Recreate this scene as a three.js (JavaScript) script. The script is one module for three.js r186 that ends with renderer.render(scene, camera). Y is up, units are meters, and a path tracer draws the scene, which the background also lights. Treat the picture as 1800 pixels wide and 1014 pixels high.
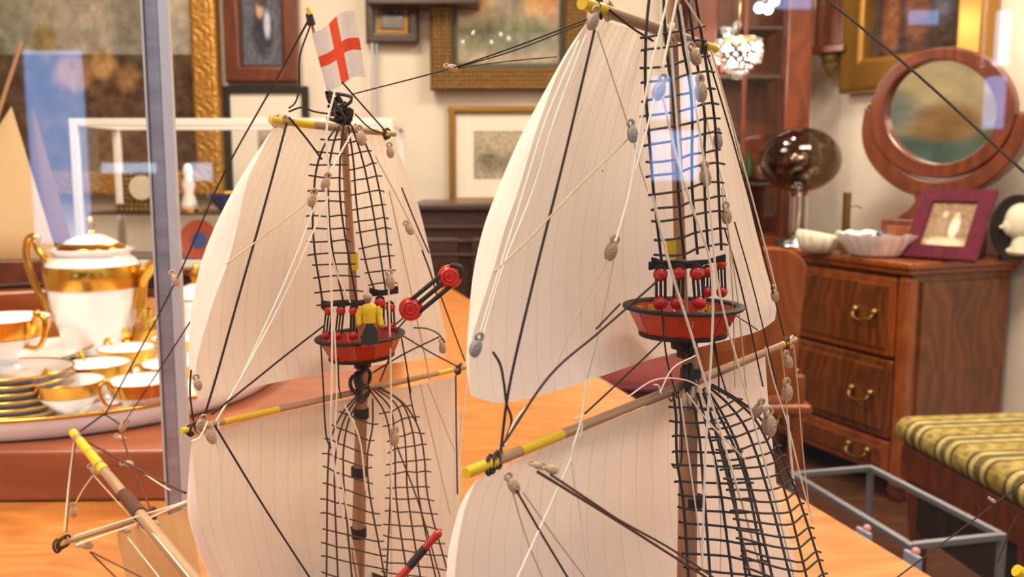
import * as THREE from 'three';
import { RoundedBoxGeometry } from 'three/addons/geometries/RoundedBoxGeometry.js';
import { RectAreaLightUniformsLib } from 'three/addons/lights/RectAreaLightUniformsLib.js';
import { mergeGeometries, toCreasedNormals } from 'three/addons/utils/BufferGeometryUtils.js';

// ---------------------------------------------------------------- camera, sky, lights
const F = 1600, EYE = 1.13, PITCH = Math.atan(207 / 1600);
const scene = new THREE.Scene();
const camera = new THREE.PerspectiveCamera(2 * Math.atan(507 / F) * 180 / Math.PI, 1800 / 1014, 0.02, 60);
camera.position.set(0, EYE, 0); camera.rotation.x = -PITCH;
camera.focus = 0.44; camera.userData.fStop = 16;
const renderer = new THREE.WebGLRenderer({ antialias: true });
renderer.toneMapping = THREE.LinearToneMapping; renderer.toneMappingExposure = 1.3;
renderer.shadowMap.enabled = true;
scene.background = new THREE.Color(0.78, 0.84, 0.98);
RectAreaLightUniformsLib.init();
const WARM = new THREE.Color(1.0, 0.86, 0.68), LAMP = 20;
// unseen ceiling panels added to brighten the room and ship: x, z, width, depth, strength
const PANELS = [[-0.9, -2.9, 0.9, 0.5, 1], [1.1, -2.3, 0.9, 0.6, 1.5], [0.7, -0.45, 0.7, 0.4, 0.55], [-0.95, -0.4, 0.6, 0.5, 1.6]];

// ---------------------------------------------------------------- helpers
const V = (x, y, z) => new THREE.Vector3(x, y, z);
let seed = 7; const rnd = () => (seed = (seed * 16807) % 2147483647) / 2147483647; const rr = (a, b) => a + (b - a) * rnd();
const cP = Math.cos(PITCH), sP = Math.sin(PITCH);
const ray = (px, py) => { const x = (px - 900) / F, y = (507 - py) / F; return V(x, y * cP - sP, -y * sP - cP); };
const P = (px, py, D) => { const r = ray(px, py); r.multiplyScalar(D / -r.z); r.y += EYE; return r; };       // measured point at depth D
const G = (px, py, h) => { const r = ray(px, py); r.multiplyScalar((h - EYE) / r.y); r.y += EYE; return r; };  // measured point on a level surface
const MAIN = { x: 0.0814, D: 0.42 }, FORE = { x: -0.092, D: 0.56 }, SPRIT = { x: -0.297, D: 0.735 };
const BX = -0.776, BD = 0.63;                                                                                  // the ship's heading
const depthOn = (px, py, m, off = 0) => { const r = ray(px, py), k = r.x / -r.z, x0 = m.x + BX * off, D0 = m.D + BD * off; return D0 + 0.776 * (k * D0 - x0) / (0.63 - 0.776 * k); };
const Q = (px, py, m, off = 0) => P(px, py, depthOn(px, py, m, off));                                          // point in a mast's yard plane, off metres forward
const names = {};
const numbered = (n) => { const k = names[n] = (names[n] ?? -1) + 1; return k ? n + '_' + String(k).padStart(3, '0') : n; };
function thing(name, label, category, pos = V(0, 0, 0), turn = 0, group) {
  const o = new THREE.Group(); o.name = numbered(name); o.position.copy(pos); o.rotation.y = turn;
  o.userData = { label, category }; if (group) o.userData.group = group; scene.add(o); return o;
}
function part(parent, name, geo, mat, label) { const m = new THREE.Mesh(geo, mat); m.name = name; m.castShadow = m.receiveShadow = true; if (label) m.userData.label = label; parent.add(m); return m; }
function wpart(parent, name, geo, mat, label) {                        // geometry given in world space, parent unturned
  let o = parent, p = V(0, 0, 0); while (o && o !== scene) { p.add(o.position); o = o.parent; }
  geo.translate(-p.x, -p.y, -p.z); return part(parent, name, geo, mat, label);
}
function struct(name, geo, mat) { const m = part(scene, name, geo, mat); m.userData = { kind: 'structure', label: undefined }; return m; }
function single(name, label, category, geo, mat, pos, group) { const m = part(scene, numbered(name), geo, mat); m.userData = { label, category }; if (group) m.userData.group = group; if (pos) m.position.copy(pos); return m; }
function uvBox(g) {                                                    // uv in metres, by the way each face points
  g = g.index ? g.toNonIndexed() : g; const p = g.attributes.position, n = p.count, uv = new Float32Array(n * 2);
  const a = V(), b = V(), c = V(), nn = V();
  for (let i = 0; i < n; i += 3) {
    a.fromBufferAttribute(p, i); b.fromBufferAttribute(p, i + 1); c.fromBufferAttribute(p, i + 2);
    nn.copy(b).sub(a).cross(c.clone().sub(a)); const ax = Math.abs(nn.x), ay = Math.abs(nn.y), az = Math.abs(nn.z);
    [a, b, c].forEach((v, k) => { const q = ay >= ax && ay >= az ? [v.x, v.z] : ax >= az ? [v.z, v.y] : [v.x, v.y]; uv[(i + k) * 2] = q[0]; uv[(i + k) * 2 + 1] = q[1]; });
  }
  g.setAttribute('uv', new THREE.BufferAttribute(uv, 2)); return g;
}
const box = (w, h, d, x = 0, y = 0, z = 0, r = 0.004) => { const g = uvBox(new RoundedBoxGeometry(w, h, d, 1, Math.min(r, w / 3, h / 3, d / 3))); g.translate(x, y, z); return g; };
const plain = (g) => { g = g.index ? g.toNonIndexed() : g; for (const k of Object.keys(g.attributes)) if (!['position', 'normal', 'uv'].includes(k)) g.deleteAttribute(k); return g; };
const merge = (...gs) => mergeGeometries(gs.flat().map(plain));
const tube = (pts, r, seg = 5, smooth = true) => {
  const c = pts.length > 2 && smooth ? new THREE.CatmullRomCurve3(pts, false, 'centripetal') : polyCurve(pts);
  return new THREE.TubeGeometry(c, pts.length > 2 ? (pts.length - 1) * 6 : 1, r, seg);
};
const polyCurve = (pts) => { if (pts.length === 2) return new THREE.LineCurve3(pts[0], pts[1]); const c = new THREE.CurvePath(); for (let i = 1; i < pts.length; i++) c.add(new THREE.LineCurve3(pts[i - 1], pts[i])); return c; };
function rod(a, b, r0, r1 = r0, seg = 12) { const d = b.clone().sub(a), g = new THREE.CylinderGeometry(r1, r0, d.length(), seg); g.translate(0, d.length() / 2, 0); g.applyQuaternion(new THREE.Quaternion().setFromUnitVectors(V(0, 1, 0), d.normalize())); g.translate(a.x, a.y, a.z); return g; }
const lathe = (pts, seg = 32) => new THREE.LatheGeometry(pts.map(([x, y]) => new THREE.Vector2(x, y)), seg);
const ball = (r, p, sx = 1, sy = 1, sz = 1, seg = 14) => { const g = new THREE.SphereGeometry(r, seg, Math.max(6, seg * 0.7 | 0)); g.scale(sx, sy, sz); if (p) g.translate(p.x, p.y, p.z); return g; };
const slab = (poly, h, y) => { const s = new THREE.Shape(poly.map(([x, z]) => new THREE.Vector2(x, -z))); const g = new THREE.ExtrudeGeometry(s, { depth: h, bevelEnabled: true, bevelSize: 0.003, bevelThickness: 0.003, bevelSegments: 1 }); g.rotateX(-Math.PI / 2); g.translate(0, y, 0); return uvBox(g); };

// ---------------------------------------------------------------- textures
const hash = (x, y, s) => { let h = (x * 374761393 + y * 668265263 + s * 1442695041) | 0; h = Math.imul(h ^ (h >>> 13), 1274126177); return ((h ^ (h >>> 16)) >>> 0) / 4294967295; };
function vn(x, y, s, w) { const xi = Math.floor(x), yi = Math.floor(y), f = x - xi, g = y - yi, u = f * f * (3 - 2 * f), v = g * g * (3 - 2 * g), m = (a) => ((a % w) + w) % w; const h = (a, b) => hash(m(a), m(b), s); return (h(xi, yi) * (1 - u) + h(xi + 1, yi) * u) * (1 - v) + (h(xi, yi + 1) * (1 - u) + h(xi + 1, yi + 1) * u) * v; }
const fbm = (x, y, s, w = 8, o = 4) => { let t = 0, a = 0.5; for (let i = 0; i < o; i++) { t += a * vn(x, y, s + i, w); x *= 2; y *= 2; w *= 2; a *= 0.5; } return t / (1 - 0.5 ** o); };
function tex(n, m, fn, srgb = true, rep = 1) {
  const d = new Uint8Array(n * m * 4);
  for (let j = 0; j < m; j++) for (let i = 0; i < n; i++) { const c = fn(i / n, j / m), k = (j * n + i) * 4; d[k] = Math.max(0, Math.min(255, c[0])); d[k + 1] = Math.max(0, Math.min(255, c[1])); d[k + 2] = Math.max(0, Math.min(255, c[2])); d[k + 3] = 255; }
  const t = new THREE.DataTexture(d, n, m); t.magFilter = THREE.LinearFilter; t.minFilter = THREE.LinearFilter; t.wrapS = t.wrapT = THREE.RepeatWrapping; t.repeat.set(rep, rep);
  if (srgb) t.colorSpace = THREE.SRGBColorSpace; t.needsUpdate = true; return t;
}
const hex = (h) => [(h >> 16) & 255, (h >> 8) & 255, h & 255];
const mixc = (a, b, t) => a.map((v, i) => v + (b[i] - v) * t);
const std = (o) => new THREE.MeshStandardMaterial(o), phy = (o) => new THREE.MeshPhysicalMaterial(o);
function wood(a, b, s, rough = 0.4, along = 'v', rep = 1.2, coat = 0.25) {
  const A = hex(a), B = hex(b);
  const t = tex(256, 256, (u, v) => { const [x, y] = along === 'v' ? [u, v] : [v, u]; const w = fbm(x * 4, y * 2, s, 4, 3); const g = 0.55 * fbm(x * 32 + w * 3, y * 2, s + 9, 32, 3) + 0.45 * (0.5 + 0.5 * Math.sin((x * 10 + w * 5) * 6.283)); return mixc(A, B, g); }, true, rep);
  return phy({ map: t, roughness: rough, clearcoat: coat, clearcoatRoughness: 0.25 });
}
const M = {
  plaster: std({ map: tex(256, 256, (u, v) => { const n = fbm(u * 6, v * 6, 3, 6, 5); return mixc([232, 220, 204], [214, 201, 184], n); }, true, 0.7), roughness: 0.9 }),
  ceiling: std({ color: 0xe8e0d4, roughness: 0.95 }), floor: wood(0x5a3218, 0x3a1e0e, 61, 0.5, 'u', 1.0, 0.1),
  stone: std({ map: tex(128, 128, (u, v) => mixc([120, 112, 104], [84, 80, 78], fbm(u * 6, v * 6, 15, 6, 5)), true, 0.5), roughness: 0.95 }),
  table: wood(0xd48c42, 0xab6424, 11, 0.32, 'u', 2.2, 0.3), plinth: wood(0xa05526, 0x7a3a18, 21, 0.35, 'u', 1.1, 0.3),
  walnut: wood(0x86481c, 0x4e260c, 31, 0.3, 'v', 1.6, 0.4), cherry: wood(0xa05526, 0x78390f, 33, 0.3, 'v', 1.6, 0.4), dark: wood(0x4a2c1c, 0x2e1a12, 35, 0.4, 'u', 1.5, 0.3), mahog: wood(0x783a20, 0x522614, 37, 0.3, 'v', 1.3, 0.4),
  black: std({ color: 0x17120f, roughness: 0.6 }), chrome: std({ color: 0xd8d8dc, roughness: 0.18, metalness: 1 }), brass: std({ color: 0x9a7a44, roughness: 0.35, metalness: 1 }),
  alu: std({ color: 0xc0c2ca, roughness: 0.4, metalness: 0.35, bumpMap: tex(64, 256, (u, v) => { const n = 255 * fbm(u * 16, v * 64, 5, 64, 2); return [n, n, n]; }, false), bumpScale: 0.0004 }),
  steel: std({ color: 0x85868c, roughness: 0.4, metalness: 0.5 }),
  white: phy({ color: 0xf2efe9, roughness: 0.25, clearcoat: 0.6, clearcoatRoughness: 0.1 }), porcelain: phy({ color: 0xf3f0ee, roughness: 0.16, clearcoat: 1, clearcoatRoughness: 0.06 }),
  gold: std({ color: 0xd7a243, roughness: 0.22, metalness: 1, side: THREE.DoubleSide }),
  gilt: std({ color: 0xbb8a42, roughness: 0.42, metalness: 0.75, bumpMap: tex(256, 256, (u, v) => { const n = 255 * fbm(u * 12, v * 12, 71, 12, 4); return [n, n, n]; }, false, 6), bumpScale: 0.006 }),
  giltPlain: std({ color: 0xa67c3a, roughness: 0.35, metalness: 0.8 }),
  giltDark: std({ color: 0x8c6a3c, roughness: 0.5, metalness: 0.6, bumpMap: tex(256, 256, (u, v) => { const n = 255 * (0.5 * fbm(u * 16, v * 16, 77, 16, 4) + 0.5 * Math.abs(Math.sin(u * 50) * Math.sin(v * 50))); return [n, n, n]; }, false, 3.5), bumpScale: 0.014 }),
  cream: std({ color: 0xe6dcc4, roughness: 0.9 }), mat: std({ color: 0xe9e1d2, roughness: 0.9 }),
  glass: phy({ color: 0xffffff, roughness: 0.02, transmission: 1, thickness: 0, ior: 1.5 }),
  crystal: phy({ color: 0xffffff, roughness: 0.03, transmission: 1, thickness: 0.02, ior: 1.5 }),
  smoke: phy({ color: 0xb5a594, roughness: 0.02, transmission: 1, thickness: 0, ior: 1.5 }),
  velvet: phy({ map: tex(128, 128, (u, v) => mixc([98, 18, 40], [66, 10, 30], fbm(u * 10, v * 10, 41, 10, 4)), true, 4), roughness: 0.95, sheen: 0.6, sheenColor: new THREE.Color(0.5, 0.15, 0.25) }),
  redcloth: std({ map: tex(128, 128, (u, v) => mixc([108, 32, 24], [84, 22, 18], fbm(u * 12, v * 12, 43, 12, 4)), true, 3), roughness: 0.9 }),
  // ship
  sail: phy({ map: tex(512, 128, (u, v) => { const k = (u * 24) % 1, s = Math.abs(k - 0.5) < 0.045 ? 1 : 0, n = fbm(u * 64, v * 16, 51, 64, 3), p = fbm(u * 4, v * 3, 53, 4, 4); return mixc(mixc([250, 241, 228], [242, 229, 213], 0.25 * n + 0.55 * p), [220, 200, 182], s * 0.25); }), roughness: 0.97, transmission: 0.32, thickness: 0, side: THREE.DoubleSide,
    bumpMap: tex(512, 64, (u, v) => { const k = (u * 24) % 1, n = 200 * Math.min(1, Math.abs(k - 0.5) * 8) + 50 * fbm(u * 60, v * 30, 55, 60, 3); return [n, n, n]; }, false), bumpScale: 0.0003 }),
  sprit: phy({ color: 0xdcbf92, roughness: 0.95, transmission: 0.45, thickness: 0, side: THREE.DoubleSide }),
  spar: std({ map: tex(64, 256, (u, v) => mixc([196, 160, 124], [150, 116, 84], fbm(u * 16, v * 4, 57, 16, 4)), true, 1), roughness: 0.6 }),
  mast: std({ map: tex(64, 256, (u, v) => mixc([196, 146, 102], [150, 106, 72], fbm(u * 12, v * 6, 59, 12, 4)), true, 1), roughness: 0.6 }),
  yellow: std({ color: 0xe3bd1c, roughness: 0.45 }), red: phy({ color: 0xb12412, roughness: 0.35, clearcoat: 0.4 }), redDark: phy({ color: 0xcc2418, roughness: 0.3, clearcoat: 0.4 }),
  net: std({ color: 0x2a201a, roughness: 0.7 }), netBrown: std({ color: 0x4a3524, roughness: 0.7 }), ropeDark: std({ color: 0x33261e, roughness: 0.85 }), ropeBrown: std({ color: 0x5d3a26, roughness: 0.85 }), ropePale: std({ color: 0xfaecd2, roughness: 0.9 }), ropeTan: std({ color: 0xd8bc92, roughness: 0.9 }),
  block: std({ color: 0xbb9a78, roughness: 0.5 }), blockGrey: std({ color: 0xaa9c90, roughness: 0.5 }), skin: std({ color: 0xa8613f, roughness: 0.6 }), cloth: std({ color: 0x2e3230, roughness: 0.8 }), hull: wood(0x7a4c2a, 0x543018, 81, 0.5, 'u', 8, 0.1),
};

// ---------------------------------------------------------------- the shop
const WB = -4.2, RW = [1.36, -4.2], RT = [0.383, 0.924];                 // back wall; foot of the right wall and its direction
const rightAt = (t) => [RW[0] + RT[0] * t, RW[1] + RT[1] * t];
struct('floor', uvBox(new THREE.BoxGeometry(9, 0.1, 5).translate(0, -0.05, -2.2)), M.floor);
struct('ceiling', new THREE.BoxGeometry(9, 0.1, 5).translate(0, 2.75, -2.2), M.ceiling);
struct('wall_back', uvBox(new THREE.BoxGeometry(8, 2.7, 0.1).translate(0, 1.35, WB - 0.05)), M.plaster);
struct('wall_left', uvBox(new THREE.BoxGeometry(0.1, 2.7, 4.3).translate(-3.05, 1.35, -2.1)), M.plaster);
{ const [x, z] = rightAt(2.3), w = struct('wall_right', uvBox(new THREE.BoxGeometry(4.9, 2.7, 0.1)), M.plaster); w.position.set(x + 0.05 * 0.924, 1.35, z - 0.05 * 0.383); w.rotation.y = Math.atan2(-0.924, 0.383); }
const WZ = -0.1, WX0 = -1.35, WX1 = 1.5, WY0 = 0.5, WY1 = 2.35;
struct('wall_front', uvBox(merge(new THREE.BoxGeometry(WX0 + 3.2, 2.7, 0.06).translate((WX0 - 3.2) / 2, 1.35, WZ), new THREE.BoxGeometry(3.6 - WX1, 2.7, 0.06).translate((3.6 + WX1) / 2, 1.35, WZ), new THREE.BoxGeometry(WX1 - WX0, WY0, 0.06).translate((WX0 + WX1) / 2, WY0 / 2, WZ), new THREE.BoxGeometry(WX1 - WX0, 2.7 - WY1, 0.06).translate((WX0 + WX1) / 2, (2.7 + WY1) / 2, WZ))), M.plaster);
{ const w = new THREE.Group(); w.name = 'window_1'; w.userData = { kind: 'structure' }; scene.add(w);
  part(w, 'window_frame', merge(...[[WX0, 0], [WX1, 0]].map(([x]) => new THREE.BoxGeometry(0.04, WY1 - WY0, 0.07).translate(x, (WY0 + WY1) / 2, WZ)), ...[WY0, WY1].map((y) => new THREE.BoxGeometry(WX1 - WX0, 0.04, 0.07).translate((WX0 + WX1) / 2, y, WZ))), M.dark);
  part(w, 'pane', new THREE.PlaneGeometry(WX1 - WX0, WY1 - WY0).translate((WX0 + WX1) / 2, (WY0 + WY1) / 2, WZ), M.glass); }
struct('street', uvBox(new THREE.BoxGeometry(14, 0.1, 8).translate(0, -0.08, 4.2)), M.stone);

// lamps
for (const [x, z, w, d, k] of PANELS) {  // out-of-view panels added to lift the brightness
  const t = thing('added_ceiling_light', `added unseen warm square ceiling light panel at ${x < 0 ? (z < -2 ? 'back wall beside paintings' : 'window over the tea set') : (z < -2 ? 'back wall near the cabinet' : 'window over the ship')}`, 'ceiling light', V(x, 2.69, z));
  part(t, 'housing', new RoundedBoxGeometry(w + 0.06, 0.03, d + 0.06, 1, 0.008), M.white);
  part(t, 'diffuser', new THREE.BoxGeometry(w, 0.004, d).translate(0, -0.018, 0), std({ color: 0xffffff, emissive: WARM, emissiveIntensity: 2 }));
  const l = new THREE.RectAreaLight(WARM, LAMP * k, w, d); l.position.set(0, -0.024, 0); l.rotation.x = -Math.PI / 2; t.add(l);
}
{ // chandelier over the table, above the frame; its bulbs are what the picture glass mirrors
  const t = thing('chandelier', 'brass chandelier with candle bulbs hanging above the display table', 'chandelier', V(-0.28, 2.1, -1.2));
  part(t, 'stem', merge(rod(V(0, -0.05, 0), V(0, 0.6, 0), 0.012), ball(0.05, V(0, 0, 0))), M.brass);
  const be = std({ color: 0xffffff, emissive: new THREE.Color(1, 0.85, 0.62), emissiveIntensity: 30 });
  for (let i = 0; i < 7; i++) { const a = i / 7 * 6.283 + 0.2, r = 0.26, x = Math.cos(a) * r, z = Math.sin(a) * r;
    part(t, 'arm', tube([V(0, 0, 0), V(x * 0.5, -0.06, z * 0.5), V(x, -0.02, z), V(x, 0.02, z)], 0.006), M.brass);
    part(t, 'bulb', ball(0.0085, V(x, 0.035, z), 1, 1.5, 1), be); }
  const l = new THREE.PointLight(new THREE.Color(1, 0.85, 0.62), 3.5, 0, 2); l.position.set(0, 0.12, 0); l.castShadow = true; l.shadow.radius = 0.6; t.add(l);
}

// ---------------------------------------------------------------- display table and what stands on it
const TY = 0.75, TC = G(790, 505, TY), TN = G(1635, 1013, TY), TU = TN.clone().sub(TC).setY(0).normalize(), TP = V(TU.z, 0, -TU.x).multiplyScalar(TU.z > 0 ? -1 : 1);
{ const k = (-0.16 - TC.z) / TU.z, nr = TC.clone().addScaledVector(TU, k), fl = TC.clone().addScaledVector(TP, 1.15);
  const t = thing('display_table', 'wide honey-coloured wooden display table under the model ship', 'table', V(0, 0, 0));
  part(t, 'tabletop', slab([[TC.x, TC.z], [nr.x, nr.z], [-1.25, -0.16], [fl.x, fl.z]], 0.032, TY - 0.035), M.table);
  for (const [x, z] of [[TC.x - 0.12, TC.z + 0.1], [nr.x - 0.15, nr.z - 0.12], [-1.15, -0.26], [fl.x + 0.06, fl.z + 0.15]]) part(t, 'leg', box(0.06, TY - 0.036, 0.06, x, (TY - 0.036) / 2, z), M.table);
}
const PB = G(0, 886, TY), PT = 0.062;
{ const t = thing('wooden_plinth', 'low reddish-brown wooden plinth carrying the porcelain tea tray', 'plinth', V(-0.7, TY + 0.0005, PB.z - 0.45), 0.03); part(t, 'board', box(0.96, PT, 0.9, 0, PT / 2, 0, 0.006), M.plinth); }
const TRY = TY + PT + 0.001;
const TRC = (() => { const g = G(105, 788, TRY), h = G(150, 660, TRY); return V(h.x, TRY, g.z - 0.31); })();
{ const t = thing('serving_tray', 'large round white serving tray with a gold rim under the tea set', 'tray', V(TRC.x + 0.01, TRY, TRC.z));
  part(t, 'dish', lathe([[0, 0.006], [0.2, 0.006], [0.262, 0.008], [0.285, 0.02], [0.3, 0.0285], [0.304, 0.026], [0.301, 0.012], [0.294, 0.002], [0.29, 0], [0, 0]], 64), M.porcelain);
  part(t, 'gold_rim', new THREE.TorusGeometry(0.303, 0.0028, 8, 80).rotateX(Math.PI / 2).translate(0, 0.0275, 0), M.gold); }
const DY = TRY + 0.0065;
{ // coffee pot
  const b = G(172, 622, DY), s = -b.z / F, t = thing('coffee_pot', 'white porcelain coffee pot with broad gold band and gold handle', 'coffee pot', b.setY(DY));
  const L = (a) => lathe(a.map(([x, y]) => [x * s, y * s]), 40);
  part(t, 'body', L([[0, 0], [44, 0], [48, 4], [50, 12], [58, 34], [66, 62], [73, 95], [77, 128], [79, 150], [77, 163], [70, 172], [62, 177], [64, 182], [70, 187], [71, 190], [66, 190], [60, 184], [0, 180]]), M.porcelain);
  part(t, 'gold_band', L([[77.6, 122], [79.8, 140], [79.8, 152], [78, 161], [78.4, 161], [80.6, 152], [80.6, 140], [78.4, 122]]), M.gold);
  part(t, 'foot_ring', L([[44, -0.5], [50, 1], [50, 5], [48, 6]]), M.gold);
  const lid = part(t, 'lid', L([[0, 216], [8, 216], [22, 213], [40, 204], [52, 194], [55, 188], [0, 187]]), M.porcelain);
  part(lid, 'lid_band', L([[56, 188], [55.6, 192], [49, 198], [49.8, 199.5], [56.6, 193]]), M.gold);
  part(lid, 'finial', L([[0, 246], [3, 244], [6, 236], [7.5, 229], [5, 224], [8, 219], [11, 215], [0, 215]]), M.gold);
  const pp = (x, y, z = 0) => V(x * s, y * s, z * s);
  part(t, 'handle', merge(tube([pp(-62, 45), pp(-76, 70), pp(-98, 110), pp(-112, 150), pp(-116, 185), pp(-108, 208), pp(-94, 210)], 6.2 * s, 10), tube([pp(-100, 205), pp(-96, 188), pp(-84, 172), pp(-70, 162)], 5 * s, 10), ball(9 * s, pp(-97, 207)), ball(6 * s, pp(-62, 50))), M.gold);
  const sp = [pp(60, 50), pp(84, 72), pp(98, 100), pp(100, 130), pp(108, 160), pp(124, 178)].map((v) => v), curve = new THREE.CatmullRomCurve3(sp), sg = new THREE.TubeGeometry(curve, 24, s, 12); const sa = sg.attributes.position;
  for (let i = 0; i <= 24; i++) { const c = curve.getPoint(i / 24), r = 24 - 15 * (i / 24) + 1.6 * Math.sin(i * 2.1); for (let j = 0; j <= 12; j++) { const k = i * 13 + j, v = V().fromBufferAttribute(sa, k).sub(c).multiplyScalar(r).add(c); sa.setXYZ(k, v.x, v.y, v.z); } } sg.computeVertexNormals();
  part(t, 'spout', sg, M.gold);
}
function cupMesh(s) {                                                   // footed cup with gold outside and ear handle, s metres per pixel
  const g = new THREE.Group(), L = (a) => lathe(a.map(([x, y]) => [x * s, y * s]), 36);
  part(g, 'body', L([[0, 0], [22, 0], [24, 3], [15, 9], [16, 14], [34, 24], [50, 40], [54, 46], [52, 46], [46, 40], [30, 26], [0, 20]]), M.porcelain);
  part(g, 'gold_band', L([[54.6, 47], [59, 58], [62, 70], [63, 72], [61, 72], [57, 58], [53, 47]]), M.gold);
  part(g, 'lining', L([[60.5, 71.5], [56, 57], [46, 42], [0, 38]]), M.porcelain);
  part(g, 'handle', merge(tube([V(-60, 66, 0), V(-70, 80, 0), V(-84, 76, 0), V(-84, 56, 0), V(-70, 36, 0), V(-44, 34, 0)].map((v) => v.multiplyScalar(s)), 3.4 * s, 8), ball(6 * s, V(-72 * s, 81 * s, 0))), M.gold);
  return g;
}
const cupLabels = ['gold-banded white porcelain cup at the front of the tray beside stacked plates', 'gold-banded white porcelain cup at the front nearest the aluminium post', 'white cup in the second row, in front of the coffee pot', 'white cup in the second row beside the aluminium post', 'white cup standing right against the foot of the coffee pot', 'white cup half hidden behind the aluminium post'];
[[121, 668, 1, 2.6], [250, 666, 1, 2.9], [172, 637, 0.93, 2.5], [302, 637, 0.92, 2.8], [224, 610, 0.86, 2.6], [315, 592, 0.8, 3.2]].forEach(([px, py, k, a], i) => {
  const c = cupMesh(0.00069), top = G(px, py, DY + 0.0497); c.name = numbered('porcelain_cup'); c.position.set(top.x, DY, top.z); c.rotation.y = a - 2.6 + (i % 2 ? 0.7 : -0.6); c.scale.setScalar(1);
  c.userData = { label: cupLabels[i], category: 'cup', group: 'porcelain cups on the tray' }; scene.add(c);
});
const plate = (r) => lathe([[0, 0.003], [r * 0.6, 0.003], [r * 0.7, 0.006], [r, 0.013], [r, 0.0115], [r * 0.7, 0.002], [r * 0.6, 0], [0, 0]], 40);
{ const g = G(-14, 752, DY); for (let i = 0; i < 6; i++) { const t = thing('saucer', ['lowest', 'second lowest', 'third lowest', 'third from the top', 'second from the top', 'topmost'][i] + ' gold-edged white saucer in the stack on the tray', 'saucer', V(g.x + rr(-0.001, 0.001), DY + i * 0.0095, g.z - 0.06), 0, 'stacked saucers'); part(t, 'dish', plate(0.068), M.porcelain); part(t, 'gold_rim', new THREE.TorusGeometry(0.068, 0.0016, 6, 48).rotateX(Math.PI / 2).translate(0, 0.0125, 0), M.gold); }
  const c = cupMesh(0.00092); c.name = numbered('porcelain_cup'); c.position.set(g.x - 0.012, DY + 0.0605, g.z - 0.06); c.rotation.y = 2.7; c.userData = { label: 'large gold-banded teacup standing on the stack of saucers', category: 'cup', group: 'porcelain cups on the tray' }; scene.add(c); }
{ const g = G(92, 632, DY); const t = thing('dessert_plate', 'gold-bordered white plate tilted against cups behind the saucer stack', 'plate', V(g.x, DY + 0.012, g.z)); t.rotation.x = 0.2; part(t, 'dish', plate(0.072), M.porcelain); part(t, 'gold_border', lathe([[0.0725, 0.0135], [0.053, 0.0075], [0.053, 0.0085], [0.0725, 0.0145]], 40), M.gold); }
{ const g = G(350, 600, DY), t = thing('sugar_bowl', 'white lidded sugar bowl with gold finial behind the aluminium post', 'sugar bowl', V(g.x, DY, g.z)); part(t, 'body', lathe([[0, 0], [0.03, 0], [0.034, 0.01], [0.05, 0.04], [0.054, 0.07], [0.046, 0.082], [0, 0.082]]), M.porcelain); part(t, 'lid', lathe([[0.048, 0.083], [0.03, 0.1], [0.01, 0.108], [0, 0.108]]), M.porcelain); part(t, 'finial', lathe([[0.008, 0.108], [0.012, 0.122], [0.005, 0.14], [0, 0.145]]), M.gold); }
{ // aluminium post
  const b = G(318, 930, TY), t = thing('aluminium_post', 'tall grey aluminium post standing on the table before the tea set', 'post', V(b.x, TY + 0.0005, b.z), 0.25);
  part(t, 'profile', merge(box(0.0255, 1.4, 0.012, 0, 0.7, -0.006, 0.001), box(0.0095, 1.4, 0.012, 0.008, 0.7, 0.0065, 0.001), box(0.002, 1.4, 0.012, -0.0117, 0.7, 0.0065, 0.0006)), M.alu);
  part(t, 'inlay_strip', box(0.0125, 1.398, 0.006, -0.0037, 0.7, 0.003, 0.001), std({ map: tex(32, 512, (u, v) => { const n = fbm(u * 8, v * 128, 91, 128, 3); return mixc([140, 140, 150], [188, 188, 198], n); }), roughness: 0.4, metalness: 0.4 }));
  part(t, 'foot', box(0.05, 0.004, 0.05, 0, 0.002, 0, 0.001), M.alu); }

// ---------------------------------------------------------------- furniture behind
const backRect = (x0, y0, x1, y1, D) => { const a = P(x0, y1, D), b = P(x1, y0, D), m = Math.max(60, (y0 + y1) / 2); a.x = P(x0, m, D).x; b.x = P(x1, m, D).x; return { x: (a.x + b.x) / 2, y: (a.y + b.y) / 2, w: b.x - a.x, h: b.y - a.y, z: -D }; };
function frameGeo(w, h, b, d, bev) { const s = new THREE.Shape([[-w / 2, -h / 2], [w / 2, -h / 2], [w / 2, h / 2], [-w / 2, h / 2]].map((p) => new THREE.Vector2(...p))), iw = w / 2 - b, ih = h / 2 - b; s.holes.push(new THREE.Path([[-iw, -ih], [-iw, ih], [iw, ih], [iw, -ih]].map((p) => new THREE.Vector2(...p)))); const g = new THREE.ExtrudeGeometry(s, { depth: d, bevelEnabled: true, bevelThickness: bev, bevelSize: bev, bevelOffset: -bev, bevelSegments: 3 }); return uvBox(g); }
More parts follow.
